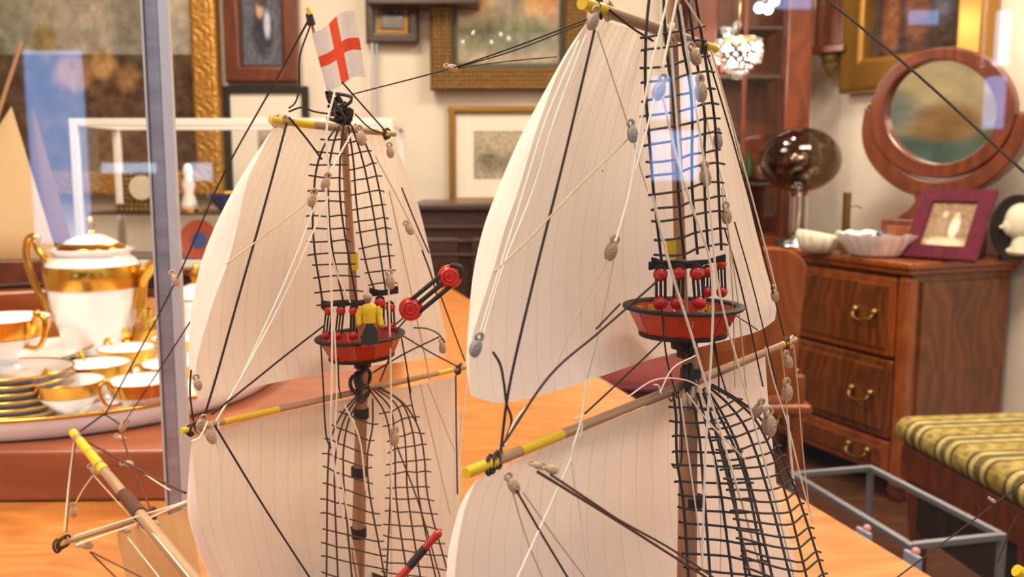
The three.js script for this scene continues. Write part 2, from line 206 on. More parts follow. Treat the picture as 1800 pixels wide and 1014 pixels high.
function picture(label, R, o, group) {                                  // o: border, depth, frame material, art texture, mat width, glass
  const t = thing('framed_picture', label, 'picture', V(R.x, R.y, R.z), R.turn || 0, group);
  part(t, 'frame', frameGeo(R.w, R.h, o.b, o.d ?? 0.03, o.bev ?? 0.006), o.frame);
  if (o.inner) part(t, 'inner_frame', frameGeo(R.w - 2 * o.b + 0.004, R.h - 2 * o.b + 0.004, o.inner, 0.014, 0.003), o.innerMat);
  const ins = o.b + (o.inner || 0) - 0.004, mw = o.mat || 0;
  if (mw) part(t, 'mat', frameGeo(R.w - 2 * ins, R.h - 2 * ins, mw, 0.003, 0.001).translate(0, 0, 0.004), M.mat);
  part(t, 'artwork', new THREE.BoxGeometry(R.w - 2 * ins - 2 * mw + 0.004, R.h - 2 * ins - 2 * mw + 0.004, 0.004).translate(0, 0, 0.003), std({ map: o.art, roughness: 0.85 }));
  if (o.glass) part(t, 'glazing', new THREE.PlaneGeometry(R.w - 2 * ins, R.h - 2 * ins).translate(0, 0, 0.011), M.glass);
  return t;
}
const blobs = (u, v, list, base) => { let c = base; for (const [x, y, rx, ry, col, s = 1] of list) { const d = ((u - x) / rx) ** 2 + ((v - y) / ry) ** 2; c = mixc(c, hex(col), s * Math.min(1, Math.max(0, 1.4 - d * 1.2))); } return c; };
const brush = (u, v, s, k = 14) => fbm(u * k, v * k, s, k, 4) - 0.5;
const art = (fn, n = 192, m = 192) => tex(n, m, (u, v) => fn(u, v));
const noisy = (c, n, a) => c.map((x) => x + n * a);
const artLand = art((u, v) => { const w = brush(u, v, 101, 8), sky = mixc([196, 184, 160], [156, 152, 144], Math.min(1, Math.abs(v - 0.75) * 2 + w)); let c = v > 0.36 ? sky : mixc([112, 84, 58], [70, 50, 36], 0.5 + w); c = blobs(u, v, [[0.5, 0.3, 0.09, 0.06, 0xc2935c, 0.8], [0.62, 0.33, 0.07, 0.05, 0xc89d66, 0.8], [0.72, 0.29, 0.06, 0.05, 0xa97848, 0.7], [0.4, 0.4, 0.05, 0.06, 0x9a8240, 0.7], [0.5, 0.75, 0.16, 0.22, 0x6f6a5c, 0.5], [0.25, 0.6, 0.12, 0.3, 0x8f9a82, 0.5], [0.1, 0.35, 0.14, 0.12, 0x7a5430, 0.6], [0.75, 0.6, 0.12, 0.3, 0x66625c, 0.5]], c); return noisy(c, brush(u, v, 103, 40), 70); }, 256, 256);
const artPortrait = art((u, v) => noisy(blobs(u, v, [[0.5, 0.4, 0.3, 0.34, 0x2c3040], [0.45, 0.68, 0.11, 0.13, 0xd2a888], [0.62, 0.5, 0.1, 0.2, 0xc9cedd], [0.5, 0.8, 0.16, 0.1, 0x4a4038]], [92, 96, 112]), brush(u, v, 107, 20), 60));
const artPutti = art((u, v) => noisy(blobs(u, v, [[0.22, 0.55, 0.13, 0.22, 0xb98f55], [0.22, 0.66, 0.07, 0.07, 0xcfa46c], [0.48, 0.68, 0.14, 0.2, 0xc9a77e], [0.5, 0.45, 0.16, 0.2, 0x8d8372], [0.76, 0.55, 0.14, 0.24, 0xbd9258], [0.78, 0.68, 0.07, 0.07, 0xd2aa74], [0.5, 0.2, 0.6, 0.14, 0x7a7c60], [0.9, 0.5, 0.1, 0.2, 0xc08a5e]], [170, 152, 124]), brush(u, v, 109, 16), 60));
const artEngraving = art((u, v) => noisy(blobs(u, v, [[0.5, 0.3, 0.5, 0.2, 0x8d7f6c], [0.25, 0.42, 0.2, 0.14, 0x857865], [0.7, 0.45, 0.2, 0.14, 0x93866f], [0.5, 0.85, 0.6, 0.25, 0xb5a68e]], [168, 155, 134]), brush(u, v, 113, 30), 80));
const artDark = art((u, v) => noisy(blobs(u, v, [[0.22, 0.5, 0.12, 0.6, 0x7a4a2a], [0.5, 0.6, 0.16, 0.6, 0x6b4028], [0.78, 0.7, 0.14, 0.4, 0x4a4a58]], [52, 34, 30]), brush(u, v, 117, 14), 60));
const artPhoto = art((u, v) => noisy(blobs(u, v, [[0.35, 0.5, 0.12, 0.28, 0x8a7458], [0.36, 0.72, 0.06, 0.08, 0xc9b08c], [0.62, 0.45, 0.12, 0.28, 0xd9cbb0], [0.62, 0.7, 0.06, 0.08, 0xc2a680], [0.5, 0.1, 0.5, 0.14, 0xcab592]], [128, 98, 70]), brush(u, v, 119, 20), 50));
const artMirror = artEngraving;

picture('large landscape painting in a wide gold frame behind the teapot', backRect(-140, -330, 387, 345, 4.16), { b: 0.115, d: 0.05, bev: 0.018, frame: M.gilt, art: artLand });
picture('small dark-framed portrait above the glass case beside the gold frame', backRect(397, -60, 527, 146, 4.18), { b: 0.07, d: 0.03, bev: 0.012, frame: M.mahog, art: artPortrait, inner: 0.012, innerMat: M.dark, glass: true });
picture('cream print in a thin black frame under the dark portrait', backRect(397, 152, 545, 345, 4.19), { b: 0.03, d: 0.02, frame: M.black, art: artEngraving, mat: 0.12 });
picture('small gilt-and-dark picture at the top beside the flag', backRect(645, -70, 736, 78, 4.18), { b: 0.045, d: 0.03, bev: 0.01, frame: M.dark, inner: 0.02, innerMat: M.giltPlain, art: artPortrait, glass: true });
picture('large ornate bronze-framed painting of figures between the two topsails', backRect(757, -190, 1030, 160, 4.17), { b: 0.1, d: 0.05, bev: 0.016, frame: M.giltDark, inner: 0.022, innerMat: std({ color: 0x4d5344, roughness: 0.5 }), art: artPutti, glass: true });
picture('matted engraving in a thin gold frame under the ornate painting', backRect(790, 187, 985, 358, 4.19), { b: 0.03, d: 0.022, bev: 0.008, frame: M.giltPlain, mat: 0.085, art: artEngraving, glass: true });
single('scalloped_chain', 'thin scalloped hanging strip beside the small gilt picture', 'chain', (() => { const g = [], a = P(653, -20, 4.15), b = P(655, 205, 4.15); g.push(rod(a, b, 0.006)); for (let i = 0; i < 26; i++) g.push(new THREE.TorusGeometry(0.011, 0.0035, 6, 12, Math.PI).rotateZ(-Math.PI / 2).translate(a.x + 0.008, a.y + (b.y - a.y) * (i + 0.5) / 26, a.z)); return merge(g); })(), M.alu);
{ const R = backRect(645, -14, 842, 11, 4.0); single('wall_shelf', 'dark wooden shelf edge above the small gilt picture', 'shelf', box(R.w, R.h, 0.19, 0, 0, -0.1), M.dark, V(R.x, R.y + 0.012, R.z)); }

{ // dark sideboard behind the ship
  const a = P(728, 358, 3.5), b = P(905, 358, 3.5), w = b.x - a.x, t = thing('sideboard', 'dark brown wooden sideboard below the gold-framed engraving', 'sideboard', V((a.x + b.x) / 2, 0, -3.76));
  part(t, 'carcass', box(w, a.y - 0.03, 0.5, 0, (a.y - 0.03) / 2, 0), M.dark); part(t, 'top', box(w + 0.04, 0.03, 0.54, 0, a.y - 0.015, 0, 0.01), M.dark);
  for (const s of [-1, 1]) { const d = part(t, 'door', box(w / 2 - 0.05, a.y - 0.2, 0.02, s * w / 4, a.y / 2 - 0.03, 0.256, 0.008), M.dark); part(d, 'knob', ball(0.015, V(s * 0.05, a.y / 2, 0.28)), M.brass); }
  for (const y of [0.1, 0.19, 0.28]) part(t, 'moulding', box(w, 0.014, 0.02, 0, a.y - 0.03 - y * 0.6, 0.258), M.dark);
}
{ // glass case on a cabinet
  const D = 3.3, a = P(136, 470, D), b = P(690, 208, D), w = b.x - a.x, h = b.y - a.y, y0 = a.y;
  const c = thing('low_cabinet', 'dark brown cabinet carrying the white-framed glass case', 'cabinet', V((a.x + b.x) / 2, 0, -D - 0.2)); part(c, 'carcass', box(w + 0.06, y0 - 0.03, 0.46, 0, (y0 - 0.03) / 2, 0), M.dark); part(c, 'top', box(w + 0.1, 0.03, 0.5, 0, y0 - 0.0155, 0, 0.008), M.walnut); for (const s of [-1, 1]) part(c, 'door', box(w / 2 - 0.03, y0 - 0.15, 0.02, s * w / 4, y0 / 2, 0.235), M.walnut);
  const t = thing('glass_case', 'white-framed glass display case behind the fore topsail', 'display case', V((a.x + b.x) / 2, y0, -D - 0.2)), r = 0.026, dd = 0.36;
  for (const sx of [-1, 1]) for (const sz of [-1, 1]) part(t, 'post', box(r, h, r, sx * (w / 2 - r / 2), h / 2, sz * (dd / 2 - r / 2) + (sz > 0 ? 0.02 : 0), 0.002), M.white);
  for (const sz of [-1, 1]) for (const y of [r / 2, h - r / 2]) part(t, 'rail', box(w - 2 * r, r, r, 0, y, sz * (dd / 2 - r / 2) + (sz > 0 ? 0.02 : 0), 0.002), M.white);
  for (const sx of [-1, 1]) part(t, 'rail', box(r, r, dd - 2 * r + 0.02, sx * (w / 2 - r / 2), h - r / 2, 0.01, 0.002), M.white);
  part(t, 'pane', new THREE.PlaneGeometry(w - 2 * r, h - 2 * r).translate(0, h / 2, dd / 2 + 0.008), M.glass);
  for (const s of [-1, 1]) part(t, 'pane', new THREE.PlaneGeometry(dd - 2 * r, h - 2 * r).rotateY(Math.PI / 2).translate(s * (w / 2 - r / 2), h / 2, 0), M.glass);
  part(t, 'shelf', box(w - 2 * r, 0.008, dd - 2 * r, 0, h * 0.36, 0, 0.001), M.dark);
  const put = (px, py) => { const g = P(px, py, D + 0.15); return V(g.x, y0 + h * 0.36 + 0.0045, g.z); };
  { const p = put(333, 370), k = thing('porcelain_figurine', 'small white porcelain figurine inside the white-framed glass case', 'figurine', p); part(k, 'figure', lathe([[0, 0], [0.035, 0], [0.03, 0.03], [0.018, 0.07], [0.026, 0.1], [0.014, 0.13], [0.02, 0.15], [0.012, 0.175], [0, 0.18]], 20), M.porcelain); part(k, 'base', new THREE.CylinderGeometry(0.04, 0.045, 0.01, 24).translate(0, 0.005, 0), M.gold); }
  { const p = put(255, 300), k = thing('brass_clock', 'ornate gilt mantel clock inside the white-framed glass case', 'clock', p); part(k, 'case', merge(box(0.2, 0.03, 0.1, 0, 0.015, 0), box(0.15, 0.12, 0.08, 0, 0.09, 0, 0.01), lathe([[0.05, 0.15], [0.03, 0.18], [0.012, 0.2], [0, 0.22]], 20)), M.giltDark); part(k, 'dial', new THREE.CylinderGeometry(0.045, 0.045, 0.006, 32).rotateX(Math.PI / 2).translate(0, 0.09, 0.043), M.cream); }
  { const p = put(400, 300), k = thing('blue_bowl', 'cobalt blue bowl inside the white-framed glass case', 'bowl', p); part(k, 'bowl', lathe([[0, 0.004], [0.03, 0], [0.04, 0.01], [0.075, 0.05], [0.082, 0.07], [0.078, 0.07], [0.07, 0.052], [0.03, 0.016], [0, 0.014]], 32), phy({ color: 0x2b4a9a, roughness: 0.2, clearcoat: 0.8, side: THREE.DoubleSide })); part(k, 'rim', new THREE.TorusGeometry(0.08, 0.003, 6, 40).rotateX(Math.PI / 2).translate(0, 0.07, 0), M.gold); }
  { const g = P(352, 450, D + 0.05), k = thing('painted_plate', 'small red and blue painted plate standing low in the glass case', 'plate', V(g.x, y0 + r + 0.001, g.z)); const n = lathe([[0, 0], [0.045, 0.002], [0.07, 0.01], [0.072, 0.012], [0.045, 0.006], [0, 0.005]], 36).rotateX(Math.PI / 2 - 0.2).translate(0, 0.071, 0); part(k, 'dish', n, std({ color: 0xa8482e, roughness: 0.3 })); part(k, 'centre', new THREE.CylinderGeometry(0.03, 0.03, 0.003, 28).rotateX(Math.PI / 2 - 0.2).translate(0, 0.0695, 0.0065), std({ color: 0x33508c, roughness: 0.3 })); }
}
{ // model yacht
  const b = G(-20, 582, TY + 0.012), s = -b.z / F, t = thing('model_yacht', 'model sailing yacht with a large cream sail at the left edge', 'model boat', V(b.x, b.y, b.z), 0.35);
  const hs = new THREE.Shape(); hs.moveTo(-150 * s, 0); hs.lineTo(110 * s, 0); hs.quadraticCurveTo(128 * s, 30 * s, 130 * s, 62 * s); hs.lineTo(-190 * s, 58 * s); hs.quadraticCurveTo(-180 * s, 10 * s, -150 * s, 0);
  const hg = new THREE.ExtrudeGeometry(hs, { depth: 0.05, bevelEnabled: true, bevelSize: 0.012, bevelThickness: 0.03, bevelSegments: 4 }).translate(0, 0.012, -0.025);
  part(t, 'hull', uvBox(hg), M.plinth); part(t, 'deck', box(290 * s, 0.008, 0.085, -28 * s, 64 * s + 0.026, 0), M.dark);
  part(t, 'cabin', box(110 * s, 45 * s, 0.06, 40 * s, 90 * s + 0.02, 0, 0.006), M.mahog);
  const sail = (pts, z) => { const g = new THREE.PlaneGeometry(1, 1, 14, 14), p = g.attributes.position; for (let i = 0; i < p.count; i++) { const u = p.getX(i) + 0.5, v = p.getY(i) + 0.5, a = [pts[0][0] + (pts[1][0] - pts[0][0]) * u, pts[0][1] + (pts[1][1] - pts[0][1]) * u], x = a[0] + (pts[2][0] - a[0]) * v, y = a[1] + (pts[2][1] - a[1]) * v; p.setXYZ(i, x * s, y * s, z + 0.05 * Math.sin(u * 3.14) * (1 - v) * Math.sin(Math.min(1, v * 4) * 1.57)); } g.computeVertexNormals(); return g; };
  part(t, 'sail', sail([[-110, 118], [122, 118], [62, 395]], 0.01), phy({ color: 0xe8cfa0, roughness: 0.9, transmission: 0.3, thickness: 0, side: THREE.DoubleSide }));
  part(t, 'jib', sail([[60, 100], [150, 100], [88, 400]], -0.06), phy({ color: 0x7a5638, roughness: 0.9, side: THREE.DoubleSide }));
  part(t, 'mast', rod(V(-62 * s, 90 * s, 0.02), V(86 * s, 505 * s, 0.02), 5 * s, 3 * s), M.spar);
  for (const x of [-90, 60]) part(t, 'chock', box(0.02, 0.024, 0.12, x * s, 0.001, 0), M.dark);
}
// ---------------------------------------------------------------- right hand side
const CA = -Math.atan2(0.924, 0.383);                                    // things that face as the right wall does
{ // tall glazed cabinet
  const D = 3.85, a = P(1215, 440, D), b = P(1442, 0, D), w = b.x - a.x, H = 2.3, cx = (a.x + b.x) / 2 - 0.02, t = thing('vitrine', 'tall reddish wooden vitrine with glass doors behind the main topsail', 'vitrine', V(cx, 0, -D - 0.16));
  part(t, 'back_panel', box(w, H, 0.015, 0, H / 2, -0.15), M.mahog);
  for (const s of [-1, 1]) part(t, 'side_post', box(0.11, H, 0.08, s * (w / 2 - 0.055), H / 2, 0.12, 0.012), M.mahog);
  part(t, 'plinth', box(w, 0.85, 0.3, 0, 0.425, 0.0), M.cherry); part(t, 'cornice', box(w + 0.08, 0.1, 0.36, 0, H + 0.05, 0, 0.02), M.cherry);
  for (const y of [1.07, 1.52, 1.72]) part(t, 'shelf', box(w - 0.22, 0.016, 0.24, 0, y, -0.01), M.dark);
  part(t, 'mullion', box(0.02, H - 0.87, 0.02, -0.02, 0.85 + (H - 0.87) / 2, 0.12), M.mahog);
  part(t, 'pane', new THREE.PlaneGeometry(w - 0.22, H - 0.87).translate(0, 0.85 + (H - 0.87) / 2, 0.125), M.glass);
  [['amber glass vase', 0xa0521e, 1.078, -0.1, 0.15], ['dark green bottle', 0x2c4a2c, 1.078, 0.0, 0.2], ['red glass goblet', 0x8c1f1a, 1.528, -0.09, 0.12], ['brown stoneware jar', 0x5a3a24, 1.078, 0.1, 0.13]].forEach(([n, c, y, x, h]) => { const k = thing(n.replace(/ /g, '_'), `${n} on a shelf inside the tall vitrine`, n.split(' ').pop(), V(cx + x, y + 0.001, -D - 0.17)); part(k, 'vessel', lathe([[0, 0], [h * 0.26, 0], [h * 0.3, h * 0.2], [h * 0.28, h * 0.5], [h * 0.12, h * 0.75], [h * 0.1, h * 0.9], [h * 0.14, h]], 24), phy({ color: c, roughness: 0.2, clearcoat: 0.6, side: THREE.DoubleSide })); });
}
{ // crystal basket lamp
  const D = 3.5, c = P(1297, 100, D), s = D / F, t = thing('crystal_lamp', 'sparkling crystal bead basket lamp in front of the vitrine', 'lamp', V(c.x, c.y, c.z));
  part(t, 'hoop', merge(new THREE.TorusGeometry(30 * s, 2 * s, 8, 40).rotateX(Math.PI / 2).translate(0, 30 * s, 0), rod(V(0, 30 * s, 0), V(0, 360 * s, 0), 1.5 * s), rod(V(-30 * s, 30 * s, 0), V(30 * s, 30 * s, 0), 1.3 * s), rod(V(0, 30 * s, -30 * s), V(0, 30 * s, 30 * s), 1.3 * s)), M.brass);
  const beads = []; for (let j = 0; j < 8; j++) for (let i = 0; i < 18; i++) { const a = i / 18 * 6.283 + j * 0.17, y = 26 - j * 8.5, r = (j < 5 ? 40 - Math.abs(j - 2) * 1.5 : 40 - (j - 3) * 8); beads.push(new THREE.IcosahedronGeometry(3.6 * s, 0).translate(Math.cos(a) * r * s, y * s, Math.sin(a) * r * s)); }
  const bm = part(t, 'crystal_beads', merge(beads), M.crystal); bm.userData.kind = 'stuff';
  const be = std({ color: 0xffffff, emissive: new THREE.Color(1, 0.9, 0.75), emissiveIntensity: 9 });
  [[-24, 12, 22], [4, 12, 30], [26, 14, 18], [-16, -14, 24], [22, -4, 20]].forEach(([x, y, z]) => part(t, 'bulb', ball(6 * s, V(x * s, y * s, z * s)), be));
  const l = new THREE.PointLight(new THREE.Color(1, 0.9, 0.75), 0.35, 0, 2); l.castShadow = true; t.add(l);
  const u = thing('spot_lamp', 'cluster of bright bulbs at the top edge beside the vitrine', 'lamp', P(1345, 14, 3.6)); part(u, 'holder', rod(V(0, 0.03, -0.03), V(0, 0.6, -0.03), 0.008), M.brass); [[-8, 0], [4, -2], [12, 12]].forEach(([x, y]) => part(u, 'bulb', ball(8.5 * s, V(x * s * 1.3, y * s, 0)), be)); const l2 = new THREE.PointLight(new THREE.Color(1, 0.9, 0.75), 0.25, 0, 2); l2.position.z = 0.05; l2.castShadow = true; u.add(l2);
}
const onRight = (px, py, out = 0) => { const r = ray(px, py); const x0 = RW[0] - 0.924 * out, z0 = RW[1] + 0.383 * out; const k = (x0 * -0.924 + z0 * 0.383) / (r.x * -0.924 + r.z * 0.383); r.multiplyScalar(k); r.y += EYE; return r; };
{ const a = onRight(1490, 166, 0.03), c = onRight(1765, -140, 0.03), w = Math.hypot(c.x - a.x, c.z - a.z), h = c.y - a.y;
  picture('dark painting in a broad plain gold frame above the swing mirror', { x: (a.x + c.x) / 2, y: (a.y + c.y) / 2, z: (a.z + c.z) / 2, w, h, turn: CA }, { b: 0.13, d: 0.04, bev: 0.02, frame: M.giltPlain, art: artDark, glass: true }); }
{ const c = onRight(1460, 88, 0.1), s = 4 / F, t = thing('carved_bracket', 'small carved wooden wall bracket with gilded drop finial', 'bracket', c, CA + 0.5);
  part(t, 'bracket_board', merge(box(58 * s, 12 * s, 0.1, 0, 0, 0), box(10 * s, 120 * s, 0.03, -22 * s, 62 * s, 0), box(10 * s, 120 * s, 0.03, 22 * s, 62 * s, 0), box(36 * s, 120 * s, 0.012, 0, 62 * s, -0.03)), M.mahog);
  part(t, 'drop_finial', lathe([[0, -42], [4, -38], [8, -26], [14, -18], [12, -10], [16, -6], [16, 0], [0, 0]].map(([x, y]) => [x * s, y * s - 6 * s]), 16), M.giltDark); }
// chest of drawers
const CY = 0.83, CC = G(1600, 462, CY), C1 = V(-0.383, 0, -0.924), C2 = V(0.924, 0, -0.383);       // front goes off along C1, flank along C2
const CT = (a, b, y = CY) => CC.clone().addScaledVector(C1, a).addScaledVector(C2, b).setY(y);
{ const L = 0.74, W = 0.5, t = thing('chest_of_drawers', 'walnut chest of drawers with brass handles along the right wall', 'chest of drawers', CT(L / 2, W / 2, 0), CA);
  // local: x runs toward the camera, z out of the drawer front
  part(t, 'carcass', box(L - 0.03, CY - 0.13, W - 0.04, 0, (CY - 0.13) / 2 + 0.09, -0.01, 0.01), M.walnut);
  part(t, 'top', merge(box(L + 0.02, 0.026, W + 0.02, 0, CY - 0.013, 0, 0.01), box(L, 0.02, W, 0, CY - 0.034, 0, 0.008)), M.cherry);
  part(t, 'corner_post', box(0.05, CY - 0.1, 0.05, L / 2 - 0.03, (CY - 0.1) / 2 + 0.05, W / 2 - 0.03, 0.015), M.cherry);
  part(t, 'corner_post', box(0.05, CY - 0.1, 0.05, -L / 2 + 0.03, (CY - 0.1) / 2 + 0.05, W / 2 - 0.03, 0.015), M.cherry);
  part(t, 'side_panel', box(0.012, CY - 0.2, W - 0.1, L / 2 - 0.012, CY / 2 + 0.03, -0.02, 0.004), M.walnut);
  for (let i = 0; i < 3; i++) { const dh = [0.275, 0.275, 0.12][i], y = CY - 0.055 - [0.14, 0.425, 0.63][i], d = part(t, 'drawer', box(L - 0.12, dh, 0.03, 0, y, W / 2 - 0.02, 0.008), i % 2 ? M.walnut : M.cherry);
    part(d, 'panel', box(L - 0.18, dh - 0.055, 0.012, 0, y, W / 2 - 0.002, 0.005), M.walnut);
    for (const s of [-1, 1]) part(d, 'handle', merge(tube([V(-0.045, 0, 0.012), V(-0.04, -0.02, 0.026), V(0, -0.03, 0.03), V(0.04, -0.02, 0.026), V(0.045, 0, 0.012)].map((v) => v.add(V(s * 0.19, y + 0.01, W / 2))), 0.005, 8), ball(0.013, V(s * 0.19 - 0.045, y + 0.012, W / 2 + 0.01)), ball(0.013, V(s * 0.19 + 0.045, y + 0.012, W / 2 + 0.01))), M.brass); }
  for (const x of [-1, 1]) for (const z of [-1, 1]) part(t, 'foot', lathe([[0.02, 0], [0.035, 0.03], [0.03, 0.06], [0.04, 0.09], [0, 0.09]], 16).translate(x * (L / 2 - 0.05), 0.001, z * (W / 2 - 0.05)), M.walnut);
}
{ // swing mirror
  const g = CT(0.14, 0.4), D = -g.z, s = D / F, t = thing('swing_mirror', 'round dressing mirror in a lyre-shaped mahogany stand on the chest', 'mirror', V(0, 0, 0), -0.95);
  const b = P(1640, 405, D); t.position.set(b.x, CY + 0.001, b.z); const oy = (b.y - CY) / s; const X = (x) => x * s * 1.2, Y = (y) => (405 - y + oy) * s;
  const shape = (fn, n = 64) => { const a = []; for (let i = 0; i < n; i++) a.push(new THREE.Vector2(...fn(i / n * 6.28318))); return a; };
  const el = (cx, cy, rx, ry, rot) => (a) => { const x = rx * Math.cos(a), y = ry * Math.sin(a), c = Math.cos(rot), q = Math.sin(rot); return [X(cx + x * c - y * q - 1640), Y(cy - (x * q + y * c))]; };
  const ring = (o, i, d, bev = 3) => { const sh = new THREE.Shape(shape(o)); sh.holes.push(new THREE.Path(shape(i).reverse())); return new THREE.ExtrudeGeometry(sh, { depth: d * s, bevelEnabled: true, bevelThickness: bev * s, bevelSize: bev * s, bevelOffset: -bev * s, bevelSegments: 3, curveSegments: 40 }); };
  const R = 0.55;
  part(t, 'mirror_frame', uvBox(ring(el(1647, 204, 106, 112, R), el(1647, 202, 80, 90, R), 14)).translate(0, 0, 8 * s), M.mahog);
  part(t, 'glass', new THREE.ShapeGeometry(new THREE.Shape(shape(el(1647, 202, 83, 93, R))), 40).translate(0, 0, 13 * s), std({ color: 0xdfe4e2, metalness: 1, roughness: 0.03 }));
  part(t, 'backing', new THREE.ExtrudeGeometry(new THREE.Shape(shape(el(1647, 204, 100, 106, R))), { depth: 4 * s, bevelEnabled: false }).translate(0, 0, 4 * s), M.dark);
  const lyre = new THREE.Shape(); lyre.moveTo(X(1532 - 1640), Y(190)); const lo = [[1528, 230], [1536, 268], [1556, 300], [1582, 324], [1612, 340], [1660, 346], [1706, 330], [1740, 300], [1762, 262], [1770, 215]], li = [[1758, 215], [1748, 255], [1724, 288], [1694, 312], [1656, 322], [1618, 316], [1588, 296], [1564, 268], [1550, 236], [1544, 195]];
  lyre.splineThru(lo.map(([x, y]) => new THREE.Vector2(X(x - 1640), Y(y)))); lyre.lineTo(X(1758 - 1640), Y(215)); lyre.splineThru(li.map(([x, y]) => new THREE.Vector2(X(x - 1640), Y(y)))); lyre.closePath();
  part(t, 'lyre_stand', uvBox(new THREE.ExtrudeGeometry(lyre, { depth: 24 * s, bevelEnabled: true, bevelThickness: 4 * s, bevelSize: 3 * s, bevelSegments: 3, curveSegments: 8 })).translate(0, 0, -6 * s), M.mahog);
  const ped = new THREE.Shape([[1618, 338], [1668, 338], [1662, 355], [1666, 372], [1690, 388], [1590, 388], [1612, 372], [1622, 355]].map(([x, y]) => new THREE.Vector2(X(x - 1640), Y(y)))); part(t, 'pedestal', uvBox(new THREE.ExtrudeGeometry(ped, { depth: 24 * s, bevelEnabled: true, bevelThickness: 4 * s, bevelSize: 3 * s, bevelSegments: 2 })).translate(0, 0, -6 * s), M.mahog);
  const hh = Y(386); part(t, 'base_box', box(160 * s, hh, 70 * s, 0, hh / 2, 0, 0.008), M.mahog); const dr = part(t, 'drawer', box(130 * s, hh * 0.6, 0.01, 0, hh / 2, 36 * s, 0.003), M.cherry); part(dr, 'knob', ball(0.006, V(0, hh / 2, 42 * s)), M.brass);
  part(t, 'pivot_knob', ball(7 * s, V(X(1534 - 1640), Y(182), 8 * s)), M.brass);
}
{ const g = CT(0.42, 0.30), b = P(1486, 418, -g.z), s = -g.z / F, t = thing('brass_post_stand', 'thin brass post with a long base tray below the swing mirror', 'stand', V(b.x, CY + 0.001, b.z)); part(t, 'post', box(11 * s, 100 * s, 11 * s, 0, 50 * s, 0, 0.002), M.brass); part(t, 'base', box(26 * s, 5 * s, 26 * s, 0, 2.5 * s, 0, 0.002), M.brass); part(t, 'hook', tube([V(4 * s, 74 * s, 0), V(18 * s, 76 * s, 0), V(26 * s, 72 * s, 0)], 1.2 * s), M.brass); }
{ const g = CT(0.24, 0.08), b = P(1541, 447, -g.z), s = -g.z / F, t = thing('pleated_bowl', 'white pleated porcelain bowl on the chest beside the velvet frame', 'bowl', V(b.x, CY + 0.001, b.z)); const L = lathe([[0, 2], [42, 0], [48, 4], [62, 24], [70, 40], [67, 40], [58, 25], [44, 8], [0, 7]].map(([x, y]) => [x * s, y * s]), 96), p = L.attributes.position; for (let i = 0; i < p.count; i++) { const x = p.getX(i), z = p.getZ(i), y = p.getY(i), a = Math.atan2(z, x), k = 1 + 0.035 * Math.sin(a * 24) * Math.min(1, y / (30 * s)); p.setXYZ(i, x * k, y + 1.5 * s * Math.sin(a * 12) * (y > 30 * s ? 1 : 0), z * k); } L.computeVertexNormals(); part(t, 'bowl', L, M.porcelain); 
  const u = thing('glass_beads', 'small heap of dark glass beads lying in the pleated bowl', 'beads', V(b.x, CY + 0.001, b.z)); const bs = []; for (let i = 0; i < 40; i++) { const a = rr(0, 6.28), q = Math.sqrt(rnd()) * 38; bs.push(ball(rr(5, 8) * s, V(Math.cos(a) * q * s, (14 + (46 - q) * 0.5) * s + rr(0, 4) * s, Math.sin(a) * q * s), 1, 1, 1, 8)); } const bmm = part(u, 'bead_heap', merge(bs), phy({ color: 0x4a4652, roughness: 0.15, clearcoat: 1 })); u.userData.kind = 'stuff'; }
{ const g = CT(0.4, 0.04), b = P(1434, 443, -g.z), s = -g.z / F, t = thing('shell_dish', 'cream shell-shaped dish on the chest beside the smoked lamp', 'dish', V(b.x, CY + 0.001, b.z), 0.3); const L = lathe([[0, 0], [22, 0], [34, 10], [38, 24], [35, 34], [32, 30], [34, 22], [28, 10], [0, 4]].map(([x, y]) => [x * s, y * s]), 60), p = L.attributes.position; for (let i = 0; i < p.count; i++) { const x = p.getX(i), z = p.getZ(i), a = Math.atan2(z, x), k = 1 + 0.05 * Math.sin(a * 14) + 0.12 * Math.cos(a); p.setXYZ(i, x * k, p.getY(i) * (1 - 0.2 * Math.cos(a)), z * k); } L.computeVertexNormals(); part(t, 'shell', L, M.cream); }
{ // smoked lamp
  const g = CT(0.62, 0.1), b = P(1398, 445, -g.z), s = -g.z / F, t = thing('smoked_glass_lamp', 'table lamp with a smoked glass globe on a chrome stem', 'lamp', V(b.x, CY + 0.001, b.z));
  part(t, 'base', lathe([[0, 0], [34, 0], [36, 4], [30, 10], [14, 14], [12, 22], [0, 22]].map(([x, y]) => [x * s, y * s])), M.chrome);
  part(t, 'stem', lathe([[12, 20], [14, 30], [14, 88], [18, 92], [18, 98], [24, 102], [24, 108], [0, 108]].map(([x, y]) => [x * s, y * s])), M.chrome);
  part(t, 'globe', ball(70 * s, V(2 * s, 152 * s, 0), 1, 0.8, 1, 48), M.smoke);
  part(t, 'socket', lathe([[10, 106], [11, 122], [8, 132], [0, 132]].map(([x, y]) => [x * s, y * s])), M.black);
  part(t, 'reflector', lathe([[12, 132], [24, 140], [30, 152], [22, 164], [0, 168]].map(([x, y]) => [x * s, y * s])), M.chrome);
  part(t, 'cable', tube([V(-20 * s, 14 * s, 0), V(-36 * s, 4 * s, 20 * s), V(-44 * s, -10 * s, 60 * s), V(-50 * s, -60 * s, 70 * s)], 5 * s, 8), M.black);
}
